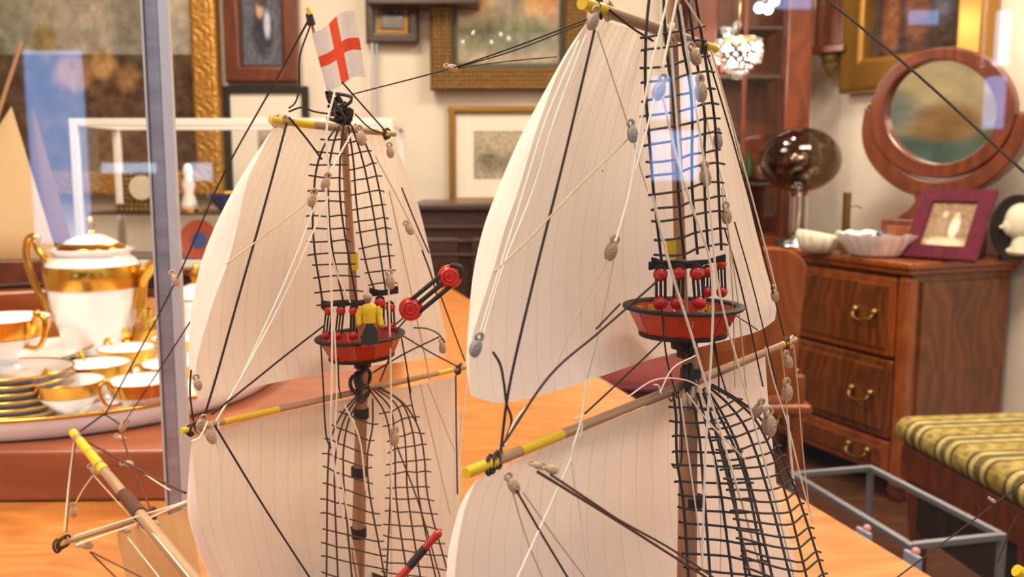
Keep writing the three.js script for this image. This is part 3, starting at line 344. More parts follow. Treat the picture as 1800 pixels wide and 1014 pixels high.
{ // velvet photo frame
  const g = CT(0.03, 0.09), D = -g.z, s = D / F, b = P(1660, 458, D), t = thing('velvet_photo_frame', 'burgundy velvet photo frame leaning on the chest of drawers', 'photo frame', V(b.x - 0.02, CY + 0.003, b.z), -0.9);
  const q = new THREE.Group(); q.name = 'easel_frame'; q.rotation.x = -0.5; t.add(q);
  part(q, 'border', frameGeo(132 * s, 138 * s, 26 * s, 0.012, 0.004).translate(0, 69 * s, 0), M.velvet); part(q, 'photograph', new THREE.BoxGeometry(84 * s, 90 * s, 0.004).translate(0, 69 * s, 0.003), std({ map: artPhoto, roughness: 0.4 }));
  part(t, 'easel_back', box(44 * s, 70 * s, 0.005, 0, 0, 0, 0.001).rotateX(0.3).translate(0, 36 * s, -62 * s), M.black); }
{ // oval plaque
  const g = CT(-0.0, 0.3), D = -g.z, s = D / F, b = P(1786, 440, D), t = thing('cameo_plaque', 'white relief head on a black oval plaque standing on the chest', 'plaque', V(b.x, CY + 0.002, b.z), -0.25);
  part(t, 'oval', lathe([[0, 0], [50, 0], [54, 3], [54, 8], [0, 8]].map(([x, y]) => [x * s, y * s]), 48).rotateX(Math.PI / 2).scale(0.82, 1.05, 1).translate(0, 57 * s, -6 * s), M.black);
  part(t, 'rim', new THREE.TorusGeometry(52 * s, 2 * s, 8, 60).scale(0.82, 1.05, 1).translate(0, 57 * s, 3 * s), M.dark);
  part(t, 'relief_head', merge(ball(30 * s, V(2 * s, 66 * s, 5 * s), 0.85, 1.08, 0.5, 24), ball(14 * s, V(-14 * s, 58 * s, 7 * s), 0.9, 1.2, 0.6), ball(5 * s, V(-26 * s, 56 * s, 7 * s), 1.2, 0.8, 0.8), rod(V(4 * s, 44 * s, 3 * s), V(4 * s, 12 * s, 3 * s), 11 * s, 17 * s), ball(22 * s, V(6 * s, 14 * s, 3 * s), 1.1, 0.45, 0.4)), M.cream);
  part(t, 'foot', box(50 * s, 6 * s, 26 * s, 0, 3 * s, -4 * s, 0.002), M.black); }
{ // wooden chair between the ship and the chest
  const D = 2.55, a = P(1306, 455, D), t = thing('wooden_chair', 'orange wooden chair with a curved solid back beside the chest', 'chair', V(a.x, 0, -D - 0.19), Math.PI);
  const sh = new THREE.Shape(); sh.moveTo(-0.15, 0.5); sh.lineTo(-0.17, 0.86); sh.quadraticCurveTo(-0.16, 0.9, -0.1, 0.91); sh.lineTo(0.1, 0.91); sh.quadraticCurveTo(0.16, 0.9, 0.17, 0.86); sh.lineTo(0.13, 0.74); sh.lineTo(0.15, 0.5);
  part(t, 'backrest', uvBox(new THREE.ExtrudeGeometry(sh, { depth: 0.022, bevelEnabled: true, bevelSize: 0.006, bevelThickness: 0.006, bevelSegments: 2 })).translate(0, 0, -0.2), M.cherry); part(t, 'seat', box(0.42, 0.035, 0.42, 0, 0.45, 0, 0.012), M.cherry); for (const x of [-1, 1]) for (const z of [-1, 1]) part(t, 'leg', box(0.035, z < 0 ? 0.55 : 0.432, 0.035, x * 0.17, z < 0 ? 0.275 : 0.216, z * 0.17 - (z < 0 ? 0.012 : 0)), M.cherry); }
{ // striped stool
  const y = 0.5, a = G(1566, 728, y), e1 = V(0.12, 0, 0.992), e2 = V(0.992, 0, -0.12), c = a.clone().addScaledVector(e1, 0.27).addScaledVector(e2, 0.27), t = thing('upholstered_stool', 'wooden stool with a green and gold striped upholstered seat', 'stool', V(c.x, 0, c.z), Math.atan2(0.12, 0.992));
  const g = new RoundedBoxGeometry(0.54, 0.07, 0.54, 6, 0.034).translate(0, y - 0.035, 0), p = g.attributes.position; for (let i = 0; i < p.count; i++) { const x = p.getX(i), z = p.getZ(i); if (p.getY(i) > y - 0.04) p.setY(i, p.getY(i) + 0.022 * Math.max(0, 1 - (x / 0.27) ** 2) * Math.max(0, 1 - (z / 0.27) ** 2)); }
  const gg = uvBox(g); gg.computeVertexNormals(); { const q = gg.attributes.position, w = gg.attributes.uv; for (let i = 0; i < q.count; i++) w.setXY(i, q.getZ(i), q.getX(i) + q.getY(i)); }
  const st = tex(256, 256, (u, v) => { const k = u * 3 % 1, w = fbm(u * 16, v * 16, 131, 16, 3), fl = Math.sin(u * 25.1 * 2) * Math.sin(v * 25.1 * 2); let c = k < 0.42 ? mixc([150, 130, 58], [112, 94, 34], Math.max(0, fl)) : k < 0.5 || (k > 0.92) ? [66, 54, 18] : k < 0.62 || k > 0.8 ? [172, 156, 92] : [92, 78, 28]; return noisy(c, w - 0.5, 60); }, true, 2.6);
  part(t, 'cushion', toCreasedNormals(gg, 1.0), std({ map: st, roughness: 0.75 }));
  part(t, 'rail', box(0.5, 0.09, 0.5, 0, y - 0.115, 0, 0.008), M.mahog); part(t, 'side_panel', box(0.012, 0.13, 0.47, -0.222, y - 0.226, 0, 0.003), M.black, 'black panel added for the dark underside below the seat rail'); for (const x of [-1, 1]) for (const z of [-1, 1]) part(t, 'leg', rod(V(x * 0.2, 0.001, z * 0.2), V(x * 0.22, y - 0.155, z * 0.22), 0.014, 0.028), M.mahog); }  // black side panel added to stand for the dark underside of the seat
{ // low glass box
  const y = 0.45, a = G(1508, 807, y), d = G(1632, 972, y), b = G(1410, 838, y), c = V((a.x + d.x) / 2, 0, (a.z + d.z) / 2), e = a.clone().sub(b).setY(0), f = d.clone().sub(b).setY(0), w = e.length(), l = f.length(), t = thing('low_glass_case', 'low aluminium-framed glass case on the floor beside the table', 'display case', V(c.x, 0, c.z), Math.atan2(f.x, f.z)), r = 0.013;
  for (const x of [-1, 1]) for (const z of [-1, 1]) part(t, 'post', box(r, y - 0.002, r, x * (w / 2 - r / 2), y / 2 + 0.0005, z * (l / 2 - r / 2), 0.002), M.steel);
  for (const h of [y - r / 2, 0.03]) { for (const x of [-1, 1]) part(t, 'rail', box(r, r, l - 2 * r, x * (w / 2 - r / 2), h, 0, 0.002), M.steel); for (const z of [-1, 1]) part(t, 'rail', box(w - 2 * r, r, r, 0, h, z * (l / 2 - r / 2), 0.002), M.steel); }
  for (const x of [-1, 1]) part(t, 'pane', new THREE.PlaneGeometry(l - 2 * r, y - 0.05).rotateY(Math.PI / 2).translate(x * (w / 2 - r / 2), y / 2, 0), M.glass); for (const z of [-1, 1]) part(t, 'pane', new THREE.PlaneGeometry(w - 2 * r, y - 0.05).translate(0, y / 2, z * (l / 2 - r / 2)), M.glass);
  part(t, 'floor_board', box(w - 0.03, 0.02, l - 0.03, 0, 0.05, 0), M.dark);
}
for (const [px, py, l] of [[1526, 950, 'pale plastic clip on the table edge near the low glass case post'], [1612, 992, 'pale plastic clip on the table edge at the bottom of the view']]) { const g = G(px, py, TY - 0.06), t = thing('plastic_clip', l, 'clip', g, 0.28); t.position.addScaledVector(V(0.962, 0, 0.271), -0.005); part(t, 'clip_plate', box(0.006, 0.026, 0.026, 0, 0, 0, 0.002), std({ color: 0x8c92a6, roughness: 0.4 })); part(t, 'screw', ball(0.005, V(0.004, 0.014, 0)), std({ color: 0xc98a80, roughness: 0.5 })); }
{ const c = P(1120, 668, 2.2), t = thing('velvet_pouffe', 'dark red cloth pouffe beyond the table edge behind the main yard', 'pouffe', V(c.x + 0.02, 0, c.z - 0.1)); part(t, 'seat', lathe([[0, 0], [0.14, 0], [0.16, 0.02], [0.17, 0.2], [0.165, c.y - 0.02], [0.145, c.y + 0.015], [0.08, c.y + 0.028], [0, c.y + 0.03]], 40).translate(0, 0.002, 0), M.redcloth); part(t, 'piping', new THREE.TorusGeometry(0.165, 0.008, 8, 60).rotateX(Math.PI / 2).translate(0, c.y - 0.01, 0), M.velvet); }

{ // on the left wall, mirrored in the swing mirror
  const t = picture('large pale landscape painting on the left wall', { x: -2.99, y: 1.5, z: -2.7, w: 1.9, h: 1.2, turn: Math.PI / 2 }, { b: 0.1, d: 0.04, bev: 0.012, frame: M.giltDark, art: art((u, v) => noisy(blobs(u, v, [[0.3, 0.3, 0.4, 0.2, 0x6f8470], [0.7, 0.25, 0.35, 0.18, 0x5f7a72], [0.5, 0.5, 0.2, 0.16, 0xb08a5c], [0.25, 0.62, 0.14, 0.16, 0xc0a070], [0.8, 0.6, 0.2, 0.2, 0x8d948c]], [228, 212, 172]), brush(u, v, 151, 12), 60)) }); }
{ // unseen house front; glowing panes added to put blue reflections in the window
  const Z = 5, t = thing('opposite_building', 'dark house front with added bluish glowing panes across the street', 'building', V(0, 0, Z + 0.3));
  part(t, 'wall', uvBox(new THREE.BoxGeometry(13, 2.7, 0.3)).translate(0, 1.35, 0), std({ map: M.stone.map, color: 0x6a6460, roughness: 0.95 }));
  const lit = std({ color: 0x20242c, emissive: new THREE.Color(0.28, 0.52, 1.0), emissiveIntensity: 8, roughness: 0.3 }), lit2 = std({ color: 0x20242c, emissive: new THREE.Color(0.6, 0.78, 1.0), emissiveIntensity: 9, roughness: 0.3 });
  for (const [x0, y0, x1, y1, m] of [[44, 84, 128, 430, lit], [162, 286, 262, 304, lit2], [318, 286, 362, 318, lit2], [1148, 130, 1192, 215, lit], [1196, 130, 1236, 215, lit], [1148, 222, 1236, 318, lit], [1762, 12, 1800, 112, lit2], [1742, 130, 1790, 225, lit], [1340, -20, 1440, 10, lit], [1742, -30, 1756, 120, lit2], [1610, 12, 1668, 38, lit]]) {  // added glowing panes, each placed where a blue reflection should fall
    const a = P(x0, y1, Z + 0.2), b = P(x1, y0, Z + 0.2), w = b.x - a.x, h = b.y - a.y, W = part(t, 'window', merge(box(w + 0.08, 0.04, 0.06, 0, h / 2 + 0.02, 0), box(w + 0.08, 0.04, 0.06, 0, -h / 2 - 0.02, 0), box(0.04, h, 0.06, -w / 2 - 0.02, 0, 0), box(0.04, h, 0.06, w / 2 + 0.02, 0, 0)), M.dark); W.position.set((a.x + b.x) / 2, (a.y + b.y) / 2, -0.17);
    part(W, 'added_glow_pane', new THREE.BoxGeometry(w, h, 0.02), m); } }

// ---------------------------------------------------------------- the model ship
const shipBase = V(0.0, TY + 0.0005, -0.48);
const ship = thing('model_ship', 'wooden model galleon with cream sails, rigging and red fighting tops', 'model ship', shipBase);
const sp2 = (pts) => new THREE.SplineCurve(pts.map(([x, y]) => new THREE.Vector2(x, y)));
const pxAt = (pts, v) => { if (!pts.curve) pts.curve = sp2(pts); return pts.curve.getPointAt(Math.min(1, Math.max(0, v))); };
const wide = (px, D) => px * D / F;                                     // pixels to metres at a depth
function sail(name, mast, L, R, T, B, o, label) {
  const nu = 60, nv = 60, pos = [], uv = [], idx = [], c00 = L[0], c10 = R[0], c01 = L[L.length - 1], c11 = R[R.length - 1];
  for (let j = 0; j <= nv; j++) for (let i = 0; i <= nu; i++) {
    const uu = i / nu, v = j / nv, e = o.inner ? 0.14 : 0, w1 = e ? Math.max(0, (uu - e) / (1 - e)) : uu, u = e ? w1 * w1 / (w1 + 0.04) * 1.04 : uu, l = pxAt(L, v), r = pxAt(R, v), t = pxAt(T, u), b = pxAt(B, u);
    let f = (a) => { const k = a === 'x' ? 0 : 1; return (1 - v) * t[a] + v * b[a] + (1 - u) * l[a] + u * r[a] - ((1 - u) * (1 - v) * c00[k] + u * (1 - v) * c10[k] + (1 - u) * v * c01[k] + u * v * c11[k]); };
    // the near leech folds back: from its edge the cloth runs out to the silhouette, then across the belly
    if (e && uu < e) { const inn = pxAt(o.inner, v), k = Math.sin(uu / e * 1.5708); f = (a) => inn[a] + (l[a] - inn[a]) * k; }
    const q = Math.min(1, (1 - u) / o.right), rimR = 1 - (1 - q) * (1 - q), lead = e ? (uu < e ? 0.55 * uu / e : 0.55 + 0.45 * (1 - (1 - Math.min(1, w1 / 0.45)) ** 2)) : 1 - (1 - Math.min(1, u / 0.4)) ** 2;
    const top = Math.sin(Math.min(1, v / o.top) * 1.5708), foot = o.foot ? 1 - o.footDrop * Math.max(0, (v - 1 + o.foot) / o.foot) ** 2 : 1;
    let off = o.base + o.belly * lead * rimR * top * foot;
    off += (0.0007 * Math.sin(u * 40 + v * 3) + 0.0012 * Math.sin(u * 11 + v * 5 + o.ph)) * o.wave * (e && uu < e ? uu / e : 1);
    const w = Q(f('x'), f('y'), mast, off); pos.push(w.x, w.y, w.z); uv.push(uu, v);
  }
  for (let j = 0; j < nv; j++) for (let i = 0; i < nu; i++) { const a = j * (nu + 1) + i; idx.push(a, a + nu + 1, a + 1, a + 1, a + nu + 1, a + nu + 2); }
  const g = new THREE.BufferGeometry(); g.setAttribute('position', new THREE.Float32BufferAttribute(pos, 3)); g.setAttribute('uv', new THREE.Float32BufferAttribute(uv, 2)); g.setIndex(idx); g.computeVertexNormals();
  return wpart(ship, name, g, o.mat || M.sail, label);
}
const mainTop = sail('topsail', MAIN,
  [[1040, 28], [1000, 85], [955, 165], [915, 240], [880, 320], [850, 400], [832, 480], [824, 560], [820, 640], [828, 695]], [[1245, 78], [1275, 180], [1300, 280], [1325, 390], [1348, 480], [1364, 530], [1362, 562]],
  [[1040, 28], [1100, 48], [1160, 63], [1245, 78]], [[828, 695], [880, 708], [960, 692], [1060, 660], [1150, 630], [1250, 605], [1330, 583], [1362, 562]], { base: 0.006, belly: 0.045, inner: [[1040, 28], [1012, 72], [980, 130], [941, 235], [911, 335], [889, 397], [870, 464], [844, 545], [830, 592], [824, 640], [828, 695]], right: 0.42, top: 0.55, foot: 0.45, footDrop: 0.55, wave: 1, ph: 0 }, 'cream main topsail bulging forward');
sail('course_sail', MAIN,
  [[838, 842], [812, 882], [797, 930], [787, 980], [785, 1040], [795, 1120]], [[1345, 626], [1350, 700], [1358, 780], [1368, 870], [1392, 960], [1402, 1030], [1395, 1120]],
  [[838, 842], [960, 785], [1100, 728], [1215, 682], [1345, 626]], [[795, 1120], [1000, 1160], [1200, 1160], [1395, 1120]], { base: 0.006, belly: 0.032, inner: [[838, 842], [820, 885], [809, 930], [802, 980], [800, 1040], [808, 1120]], right: 0.35, top: 0.5, foot: 0.4, footDrop: 0.5, wave: 1.2, ph: 2 }, 'cream main course sail');
sail('topsail', FORE,
  [[482, 222], [432, 298], [392, 368], [357, 450], [339, 530], [332, 600], [334, 655], [348, 703]], [[690, 243], [712, 295], [735, 360], [757, 450], [772, 530], [783, 590], [782, 625]],
  [[482, 222], [560, 225], [620, 233], [690, 243]], [[348, 703], [420, 686], [510, 667], [600, 650], [700, 637], [782, 625]], { base: 0.006, belly: 0.05, inner: [[482, 222], [462, 262], [440, 305], [429, 340], [406, 444], [376, 528], [352, 608], [344, 655], [348, 703]], right: 0.4, top: 0.55, foot: 0.45, footDrop: 0.5, wave: 1, ph: 4 }, 'cream fore topsail bulging forward');
sail('course_sail', FORE,
  [[337, 772], [332, 830], [330, 900], [346, 960], [368, 1014], [400, 1100]], [[800, 662], [808, 760], [810, 860], [805, 960], [800, 1100]],
  [[337, 772], [450, 737], [560, 712], [680, 688], [800, 662]], [[400, 1100], [520, 1130], [660, 1130], [800, 1100]], { base: 0.006, belly: 0.036, inner: [[337, 772], [341, 830], [350, 900], [370, 960], [395, 1014], [425, 1100]], right: 0.3, top: 0.5, foot: 0.4, footDrop: 0.5, wave: 1.2, ph: 6 }, 'cream fore course sail');
sail('spritsail', SPRIT, [[205, 938], [215, 990], [235, 1060]], [[328, 893], [345, 960], [360, 1060]], [[205, 938], [328, 893]], [[235, 1060], [300, 1080], [360, 1060]], { base: 0.003, belly: 0.02, right: 0.3, top: 0.5, foot: 0, footDrop: 0, wave: 0.5, ph: 1, mat: M.sprit }, 'tan spritsail under the bowsprit');

// hull on its cradle, below the frame
{ const ns = 28, nr = 12, pos = [], idx = [], at = (s, t, y) => V(MAIN.x + BX * s + 0.63 * t, y, -(MAIN.D + BD * s) - 0.776 * t);
  for (let i = 0; i <= ns; i++) { const k = i / ns, s = -0.17 + 0.53 * k, half = 0.058 * Math.min(1, 0.55 + k * 1.6) * Math.pow(Math.max(0, 1 - Math.pow(k, 4)), 0.5) + 0.002, sheer = 0.855 + 0.05 * Math.max(0, 0.35 - k) / 0.35 - 0.012 * Math.sin(k * 3.14) , keel = 0.772 + 0.03 * Math.pow(k, 5);
    for (let j = 0; j <= nr; j++) { const a = (j / nr - 0.5) * Math.PI, p = at(s, half * Math.sin(a) * (0.9 + 0.1 * Math.cos(2 * a)), sheer - (sheer - keel) * Math.pow(Math.cos(a), 0.6)); pos.push(p.x, p.y, p.z); } }
  for (let i = 0; i < ns; i++) for (let j = 0; j < nr; j++) { const a = i * (nr + 1) + j; idx.push(a, a + 1, a + nr + 1, a + 1, a + nr + 2, a + nr + 1); }
  const g = new THREE.BufferGeometry(); g.setAttribute('position', new THREE.Float32BufferAttribute(pos, 3)); g.setIndex(idx); g.computeVertexNormals(); const m = M.hull.clone(); m.side = THREE.DoubleSide; wpart(ship, 'hull', uvBox(g), m);
  const poly = []; for (let i = 0; i <= ns; i++) { const k = i / ns, s = -0.165 + 0.515 * k, h = 0.055 * Math.min(1, 0.55 + k * 1.6) * Math.pow(Math.max(0, 1 - Math.pow(k, 4)), 0.5) + 0.001; poly.push([s, h]); }
  const out = [...poly.map(([s, h]) => at(s, h, 0)), ...poly.reverse().map(([s, h]) => at(s, -h, 0))].map((p) => [p.x, p.z]); wpart(ship, 'deck', slab(out, 0.004, 0.838), M.hull);
  for (const s of [-0.05, 0.2]) { const a = at(s, -0.05, 0.751 + 0.012), b = at(s, 0.05, 0.751 + 0.012); wpart(ship, 'cradle', merge(rod(a, b, 0.011), rod(a, at(s, -0.052, 0.8), 0.006), rod(b, at(s, 0.052, 0.8), 0.006)), M.dark); }
}
// spars
const pole = (name, a, b, r0, r1, mat) => wpart(ship, name, rod(a, b, r0, r1, 14), mat);
function yard(m, a, b, w0, w1, bands, mat = M.spar) {                   // a and b in pixels; bands as [from, to] fractions painted yellow
  const A = Q(...a, m), B = Q(...b, m), r0 = wide(w0, -A.z) / 2, r1 = wide(w1, -B.z) / 2, mid = A.clone().lerp(B, 0.5), rm = Math.max(r0, r1) * 1.12;
  const y = wpart(ship, 'yard', merge(rod(A, mid, r0, rm, 10), rod(mid, B, rm, r1, 10)), mat);
  for (const [f, t] of bands) { const rr_ = (k) => (k < 0.5 ? r0 + (rm - r0) * k * 2 : rm + (r1 - rm) * (k - 0.5) * 2) * 1.06; wpart(y, 'yellow_band', rod(A.clone().lerp(B, f), A.clone().lerp(B, t), rr_(f), rr_(t), 10), M.yellow); }
  return [A, B];
}
yard(MAIN, [823, 830], [1398, 597], 20, 11, [[-0.004, 0.05], [0.1, 0.19], [0.93, 0.965]]);
yard(MAIN, [1026, 6], [1258, 86], 22, 13, [[-0.01, 0.12], [0.9, 1.0]]);
yard(FORE, [322, 757], [850, 638], 12, 8, [[-0.004, 0.04], [0.1, 0.25], [0.8, 0.86]]);
yard(FORE, [478, 211], [694, 236], 13, 9, [[-0.01, 0.06], [0.15, 0.3], [0.84, 0.94]]);
yard(SPRIT, [103, 956], [352, 878], 11, 8, [[-0.01, 0.03]]);
pole('mast', P(1205, 1240, 0.42), P(1212, 585, 0.42), wide(20, 0.42), wide(15, 0.42), M.mast);
pole('topmast', P(1200, 570, 0.418), P(1178, -60, 0.418), wide(11, 0.42), wide(8, 0.42), M.mast);
pole('mast', P(628, 1060, 0.56), P(637, 630, 0.56), wide(13, 0.56), wide(10, 0.56), M.mast);
pole('topmast', P(627, 610, 0.558), P(602, 190, 0.558), wide(7.5, 0.56), wide(6, 0.56), M.mast);
for (const [px, py, d, r] of [[1218, 880, 0.42, 19], [1214, 655, 0.42, 17], [1207, 618, 0.42, 16], [635, 726, 0.56, 12], [631, 829, 0.56, 12.5], [630, 935, 0.56, 13]]) { const c = P(px, py, d); wpart(ship, 'mast_band', rod(c.clone().add(V(0, -wide(9, d), 0)), c.clone().add(V(0, wide(9, d), 0)), wide(r + 2, d), wide(r + 2, d), 16), M.net); }
for (const [px, py, d] of [[1181, 437, 0.418], [622, 459, 0.558]]) { const c = P(px, py, d), k = d < 0.5 ? 18 : 15; wpart(ship, 'yellow_band', rod(c.clone().add(V(0, -wide(k, d), 0)), c.clone().add(V(0, wide(k, d), 0)), wide(d < 0.5 ? 11 : 8, d), wide(d < 0.5 ? 10.5 : 7.6, d), 14), M.yellow); }
{ const a = P(128, 760, 0.8), b = P(412, 1105, 0.6), y = wpart(ship, 'bowsprit', rod(b, a, wide(15, 0.6), wide(7, 0.8), 12), M.spar); const k = (f, t, r) => wpart(y, 'yellow_band', rod(a.clone().lerp(b, f), a.clone().lerp(b, t), wide(r, 0.79), wide(r + 0.6, 0.79), 12), M.yellow); k(0.0, 0.03, 7.6); k(0.055, 0.13, 7.9); k(0.135, 0.205, 8.4); k(0.215, 0.24, 8.8);
  const c = a.clone().lerp(b, 0.42); wpart(y, 'lashing', rod(c.clone().lerp(a, 0.12), c.clone().lerp(b, 0.1), wide(12, 0.72), wide(13, 0.72), 12), M.ropeBrown); }

{ const y = wpart(ship, 'spar', rod(P(1795, 1008, 0.33), P(1930, 1090, 0.33), wide(11, 0.33), wide(14, 0.33), 12), M.spar); wpart(y, 'yellow_band', rod(P(1786, 1002, 0.33), P(1850, 1041, 0.33), wide(11.5, 0.33), wide(12.5, 0.33), 12), M.yellow); }
// fighting tops
function top(c, s, tiltZ, lean) {                                       // s metres per pixel, drawn at 216 px across
  const t = new THREE.Group(); t.name = 'fighting_top'; ship.add(t); t.position.copy(c).sub(ship.position); t.rotation.z = tiltZ; t.rotation.x = lean;
  const n = 12, ro = (r, a) => V(Math.cos(a) * r * s, 0, Math.sin(a) * r * s);
  part(t, 'floor', new THREE.CylinderGeometry(74 * s, 72 * s, 6 * s, n).translate(0, -40 * s, 0), M.spar);
  for (let i = 0; i < n; i++) { const a0 = i / n * 6.2832 + 0.012, a1 = (i + 1) / n * 6.2832 - 0.012, q = (r, a, y) => { const v = ro(r, a); return [v.x, y * s, v.z]; }, A = [q(77, a0, -44), q(77, a1, -44), q(99, a1, 0), q(99, a0, 0)], B = [q(72, a0, -44), q(72, a1, -44), q(94, a1, 0), q(94, a0, 0)], g = new THREE.BufferGeometry(), vs = []; const quad = (a, b, c2, d) => vs.push(...a, ...b, ...c2, ...a, ...c2, ...d); quad(A[0], A[3], A[2], A[1]); quad(B[0], B[1], B[2], B[3]); quad(A[0], A[1], B[1], B[0]); quad(A[3], B[3], B[2], A[2]); quad(A[0], B[0], B[3], A[3]); quad(A[1], A[2], B[2], B[1]); g.setAttribute('position', new THREE.Float32BufferAttribute(vs, 3)); g.computeVertexNormals(); part(t, 'side_plank', uvBox(g), M.red); }
  part(t, 'rim', lathe([[92, 0], [92, 5], [107, 5], [108, 2], [106, -1], [96, -2], [92, 0]].map(([x, y]) => [x * s, y * s]), 24), M.net);
  part(t, 'lower_hoop', lathe([[70, -50], [78, -50], [79, -45], [77, -43], [70, -43]].map(([x, y]) => [x * s, y * s]), 24), M.net);
  part(t, 'collar', lathe([[14, -44], [40, -46], [34, -56], [22, -60], [20, -74], [14, -76]].map(([x, y]) => [x * s, y * s]), 16), M.net);
  return t;
}
const mt = top(P(1201, 540, 0.42), 0.42 / F, 0, 0), ft = top(P(633, 592, 0.56), 0.56 / F * 0.75, 0.06, 0.02);
for (const [x, y] of [[-72, 0], [-50, 2], [46, 3], [60, 0]]) part(mt, 'painted_chip', new THREE.BoxGeometry(0.003, 0.0045, 0.0008).translate(x * 0.42 / F, (y - 12) * 0.42 / F, -0.011), M.yellow);
// deadeyes: upper and lower, laced with black lanyards
function deadeye(u, l, d, r, mat = M.redDark, thick = 0.8) {
  const g = new THREE.Group(); g.name = 'deadeye_pair'; ship.add(g);
  for (const [px, py] of [u, l]) { const c = P(px, py, d), R = wide(r, d); wpart(g, 'deadeye', merge(ball(R, c, 1, 1, thick, 16), new THREE.TorusGeometry(R * 0.98, R * 0.16, 6, 20).translate(c.x, c.y, c.z)), mat); }
  const len = Math.hypot(l[0] - u[0], l[1] - u[1]), ax = (l[0] - u[0]) / len, ay = (l[1] - u[1]) / len;
  for (const o of [-0.72, -0.05, 0.62]) { const ox = -ay * o * r, oy = ax * o * r; wpart(g, 'lanyard', rod(P(u[0] + ox + ax * r * 0.5, u[1] + oy + ay * r * 0.5, d), P(l[0] + ox - ax * r * 0.4, l[1] + oy - ay * r * 0.4, d), wide(r * 0.24, d), wide(r * 0.24, d), 6), M.net); }
  wpart(g, 'strop', tube([[-0.8, -0.7], [0, -1.25], [0.8, -0.7]].map(([p, q]) => P(u[0] - ay * p * r + ax * q * r, u[1] + ax * p * r + ay * q * r, d)), wide(r * 0.3, d)), M.net);
}
for (const [u, l, d, r] of [[[1161, 482], [1161, 532], 0.402, 11.5], [[1193, 480], [1191, 532], 0.4, 11.5], [[1225, 480], [1229, 532], 0.399, 11.5], [[1243, 478], [1243, 513], 0.432, 9], [[1267, 464], [1269, 513], 0.428, 9]]) deadeye(u, l, d, r);
for (const [u, l, d, r] of [[[578, 546], [573, 590], 0.548, 7.5], [[599, 546], [594, 590], 0.545, 7.5], [[622, 547], [621, 590], 0.543, 8], [[668, 532], [668, 568], 0.556, 9], [[686, 540], [688, 575], 0.565, 8]]) deadeye(u, l, d, r);
deadeye([791, 486], [722, 543], 0.535, 19, M.redDark, 0.45); for (const [px, py] of [[791, 486], [722, 543]]) { const c = P(px, py, 0.535); for (const k of [13, 7]) wpart(ship, 'deadeye_ring', new THREE.TorusGeometry(wide(k, 0.535), wide(1.6, 0.535), 6, 24).translate(c.x, c.y, c.z + wide(8, 0.535)), M.redDark); }
{ const d = 0.45; const a = P(770, 938, d), b = P(702, 1016, d); const g = new THREE.Group(); g.name = 'deadeye_pair'; ship.add(g); for (const [p, q] of [[a, P(742, 968, d)], [b, P(728, 988, d)]]) wpart(g, 'deadeye', merge(rod(p, q, wide(8, d), wide(6, d), 10), ball(wide(8, d), p)), M.red); wpart(g, 'lanyard', rod(P(748, 962, d), P(720, 995, d), wide(8, d), wide(8, d), 8), M.net); }
for (const [px0, px1, y0, y1, d] of [[1145, 1235, 458, 462, 0.405], [1140, 1275, 466, 452, 0.415], [565, 650, 534, 530, 0.55], [650, 700, 512, 508, 0.56]]) for (let k = 0; k < 3; k++) wpart(ship, 'lashing', tube([P(px0, y0 + k * 5 - 4, d), P(px0 * 0.6 + px1 * 0.4, y0 + rr(-6, 6), d - 0.002), P(px1, y1 + k * 4 - 3, d)], wide(3.2, d)), M.net);

// sailor figurine standing in the fore top
{ const d = 0.53, s = d / F, b = P(650, 604, d), t = thing('sailor_figurine', 'tiny sailor figurine in a yellow shirt standing in the fore top', 'figurine', V(b.x, b.y, b.z), 0.25);
  const p = (x, y, z = 0) => V(x * s, y * s, z * s), limb = (pts, r0, r1) => { const g = []; for (let i = 1; i < pts.length; i++) { const k0 = r0 + (r1 - r0) * (i - 1) / (pts.length - 1), k1 = r0 + (r1 - r0) * i / (pts.length - 1); g.push(rod(pts[i - 1], pts[i], k0 * s, k1 * s, 10), ball(k1 * s, pts[i], 1, 1, 1, 10)); } return g; };
  part(t, 'body', merge(ball(7 * s, p(-2, 81), 0.95, 1.15, 1), rod(p(-2, 68), p(-2, 77), 4 * s, 4 * s), ...limb([p(-8, 38), p(-9, 18), p(-9, 0)], 9, 6), ...limb([p(7, 38), p(8, 18), p(8, 0)], 9, 6), ball(5 * s, p(22, 32, 7)), ball(4.5 * s, p(-20, 34, 5)), ball(1.6 * s, p(-2, 80, 7.5)), ball(1, p(0, 60), 0.001, 0.001, 0.001)), M.skin);
  part(t, 'shirt', merge(lathe([[12, 34], [13, 42], [12.5, 52], [15, 62], [11, 70], [4, 74]].map(([x, y]) => [x * s, y * s]), 16).scale(1.05, 1, 0.7), ...limb([p(-13, 66), p(-19, 52, 1), p(-19, 38, 4)], 6, 5), ...limb([p(13, 66), p(18, 50, 1), p(20, 36, 6)], 6.5, 5)), M.yellow);
  part(t, 'breeches', merge(lathe([[13, 38], [14, 30], [15, 12], [14, 0]].map(([x, y]) => [x * s, y * s]), 14).scale(1.1, 1, 0.75)), M.cloth);
  part(t, 'cap', merge(ball(7.6 * s, p(-2, 86), 1.05, 0.7, 1.05), new THREE.TorusGeometry(7 * s, 1.6 * s, 6, 18).rotateX(1.57).translate(-2 * s, 84 * s, 0)), M.blockGrey); }

